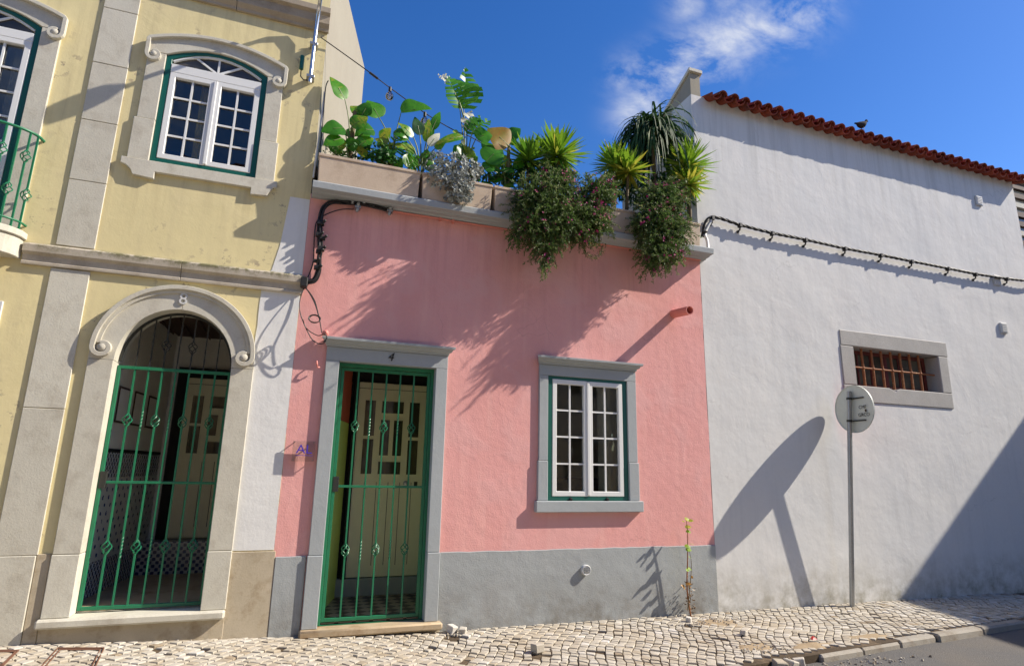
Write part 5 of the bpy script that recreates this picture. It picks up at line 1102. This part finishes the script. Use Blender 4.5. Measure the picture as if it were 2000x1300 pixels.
for (xx, r0, z_) in prof:
    for k in range(K): vs_.append((bp.x+xx*.85, bp.y+r0*cos(2*pi*k/K)*.85, bp.z+z_*.85-.03+r0*sin(2*pi*k/K)*.9))
b.add(vs_, [(i*K+k, i*K+(k+1) % K, i*K+K+(k+1) % K, i*K+K+k) for i in range(len(prof)-1) for k in range(K)]+[tuple(range(K)), tuple((len(prof)-1)*K+k for k in range(K))])
b.build('body', M['feather'], bd, smooth=80)
for s_ in (-.02, .02): MB().tube([(bp.x+.01, bp.y+s_, bp.z+.03), (bp.x+.015, bp.y+s_, bp.z-.03)], .004, 5).build('leg', M['wood'], bd)
# small plaque at the left edge of the yellow wall
p0 = W(-14, 615); MB_ = MB().box(p0.x-.09, W(6, 600).x, -.02, 0, W(0, 640).z, W(0, 588).z).build('plaque', M['plastic'], bevel=.004)
tag(MB_, 'white plaque cut by the left edge on the yellow wall', 'plaque')
# ------------------------------------------------------------------ neighbouring houses
def plain_house(name, label, pts, z1, m, wins, door=None, roof=M['tile'], z0=-.6):
    c = sum((Vector((p[0], p[1], 0)) for p in pts), Vector())/len(pts); o = thing(name, label, 'house', (c.x, c.y, -.2))
    MB().xy(pts, z0, z1).build('wall', M[m], o)
    grow = [((p[0]-c.x)*1.03+c.x, (p[1]-c.y)*1.03+c.y) for p in pts]; MB().xy(grow, z1+.001, z1+.16).build('roof', roof, o)
    for (a, d, w, zb, zt) in wins:
        a = Vector(a); d = Vector(d).normalized(); nrm = Vector((d.y, -d.x)); 
        for k, (e, o2, mm) in enumerate(((.09, .03, 'lioz'), (0, .036, 'glass'))):
            q0 = a-d*(w/2+e); q1 = a+d*(w/2+e)
            pl = [(q0.x, q0.y), (q1.x, q1.y), (q1.x+nrm.x*o2, q1.y+nrm.y*o2), (q0.x+nrm.x*o2, q0.y+nrm.y*o2)]
            MB().xy(pl, zb-e, zt+e).build(('window_frame', 'window')[k], M[mm], o)
    return o
plain_house('neighbour_house', 'dark shuttered house just visible behind the white house edge', [(13.4, 1.6), (26, 1.6), (26, 9), (13.4, 9)], 7.85, 'greypaint', [((14.3+k*2.2, 1.6), (1, 0), 1.2, 5.4, 7.1) for k in range(4)], roof=M['granite'])
nb = [o for o in COL.objects if o.name.startswith('neighbour_house')][0]
for k in range(16): MB().box(13.4, 17.5, 1.52, 1.59, 4.6+k*.22, 4.6+k*.22+.11).build('shutter_slat', M['lioz' if k % 3 == 0 else 'darkceil'], nb)
# house across the bend, outside the frame on the right: its roof edge shades the white wall
H = 7.0; t_ = H/2.738; g0 = Vector((7.52+3.243*t_, -t_)); gd = Vector((-.2, -1)).normalized()
q0 = g0-gd*1.35; q1 = g0+gd*7.5
shp = [(q0.x, q0.y), (q0.x+11, q0.y-.5), (q1.x+11, q1.y), (q1.x, q1.y)]
c = sum((Vector((p[0], p[1], 0)) for p in shp), Vector())/4; so_ = thing('corner_house', 'house around the bend to the right of the white house', 'house', (c.x, c.y, -.2))
MB().xy(shp, -.7, H).build('wall', M['cream'], so_)
MB().xy([(p[0]*.98+c.x*.02, p[1]*.98+c.y*.02) for p in shp], H+.001, H+.03).build('roof', M['tile'], so_)
for k in range(3):
    for z_ in (1.2, 4.3):
        p = q0+gd*(1.5+2.4*k); MB().xy([(p.x, p.y), (p.x+gd.x, p.y+gd.y), (p.x+gd.x-.03, p.y+gd.y), (p.x-.03, p.y)], z_, z_+1.5).build('window', M['glass'], so_)
# row across the street, seen only as reflections
for k, (a, c_, z1, mm, lb) in enumerate(((-14, -5.2, 8.6, 'warmwall', 'cream house across the street, behind the viewer on the left'), (-5.15, 2.1, 9.2, 'ochre', 'ochre house across the street, right behind the viewer'), (2.15, 9.8, 8.4, 'warmwall', 'cream-washed house across the street, behind the viewer on the right'))):
    wn_ = [((a+(c_-a)*(j+.5)/3, -10.6), (-1, 0), 1.0, zb, zb+1.5) for j in range(3) for zb in (.9, 3.6, 6.2)]
    plain_house('opposite_house', lb, [(a, -10.6), (c_, -10.6), (c_, -18), (a, -18)], z1, mm, wn_)
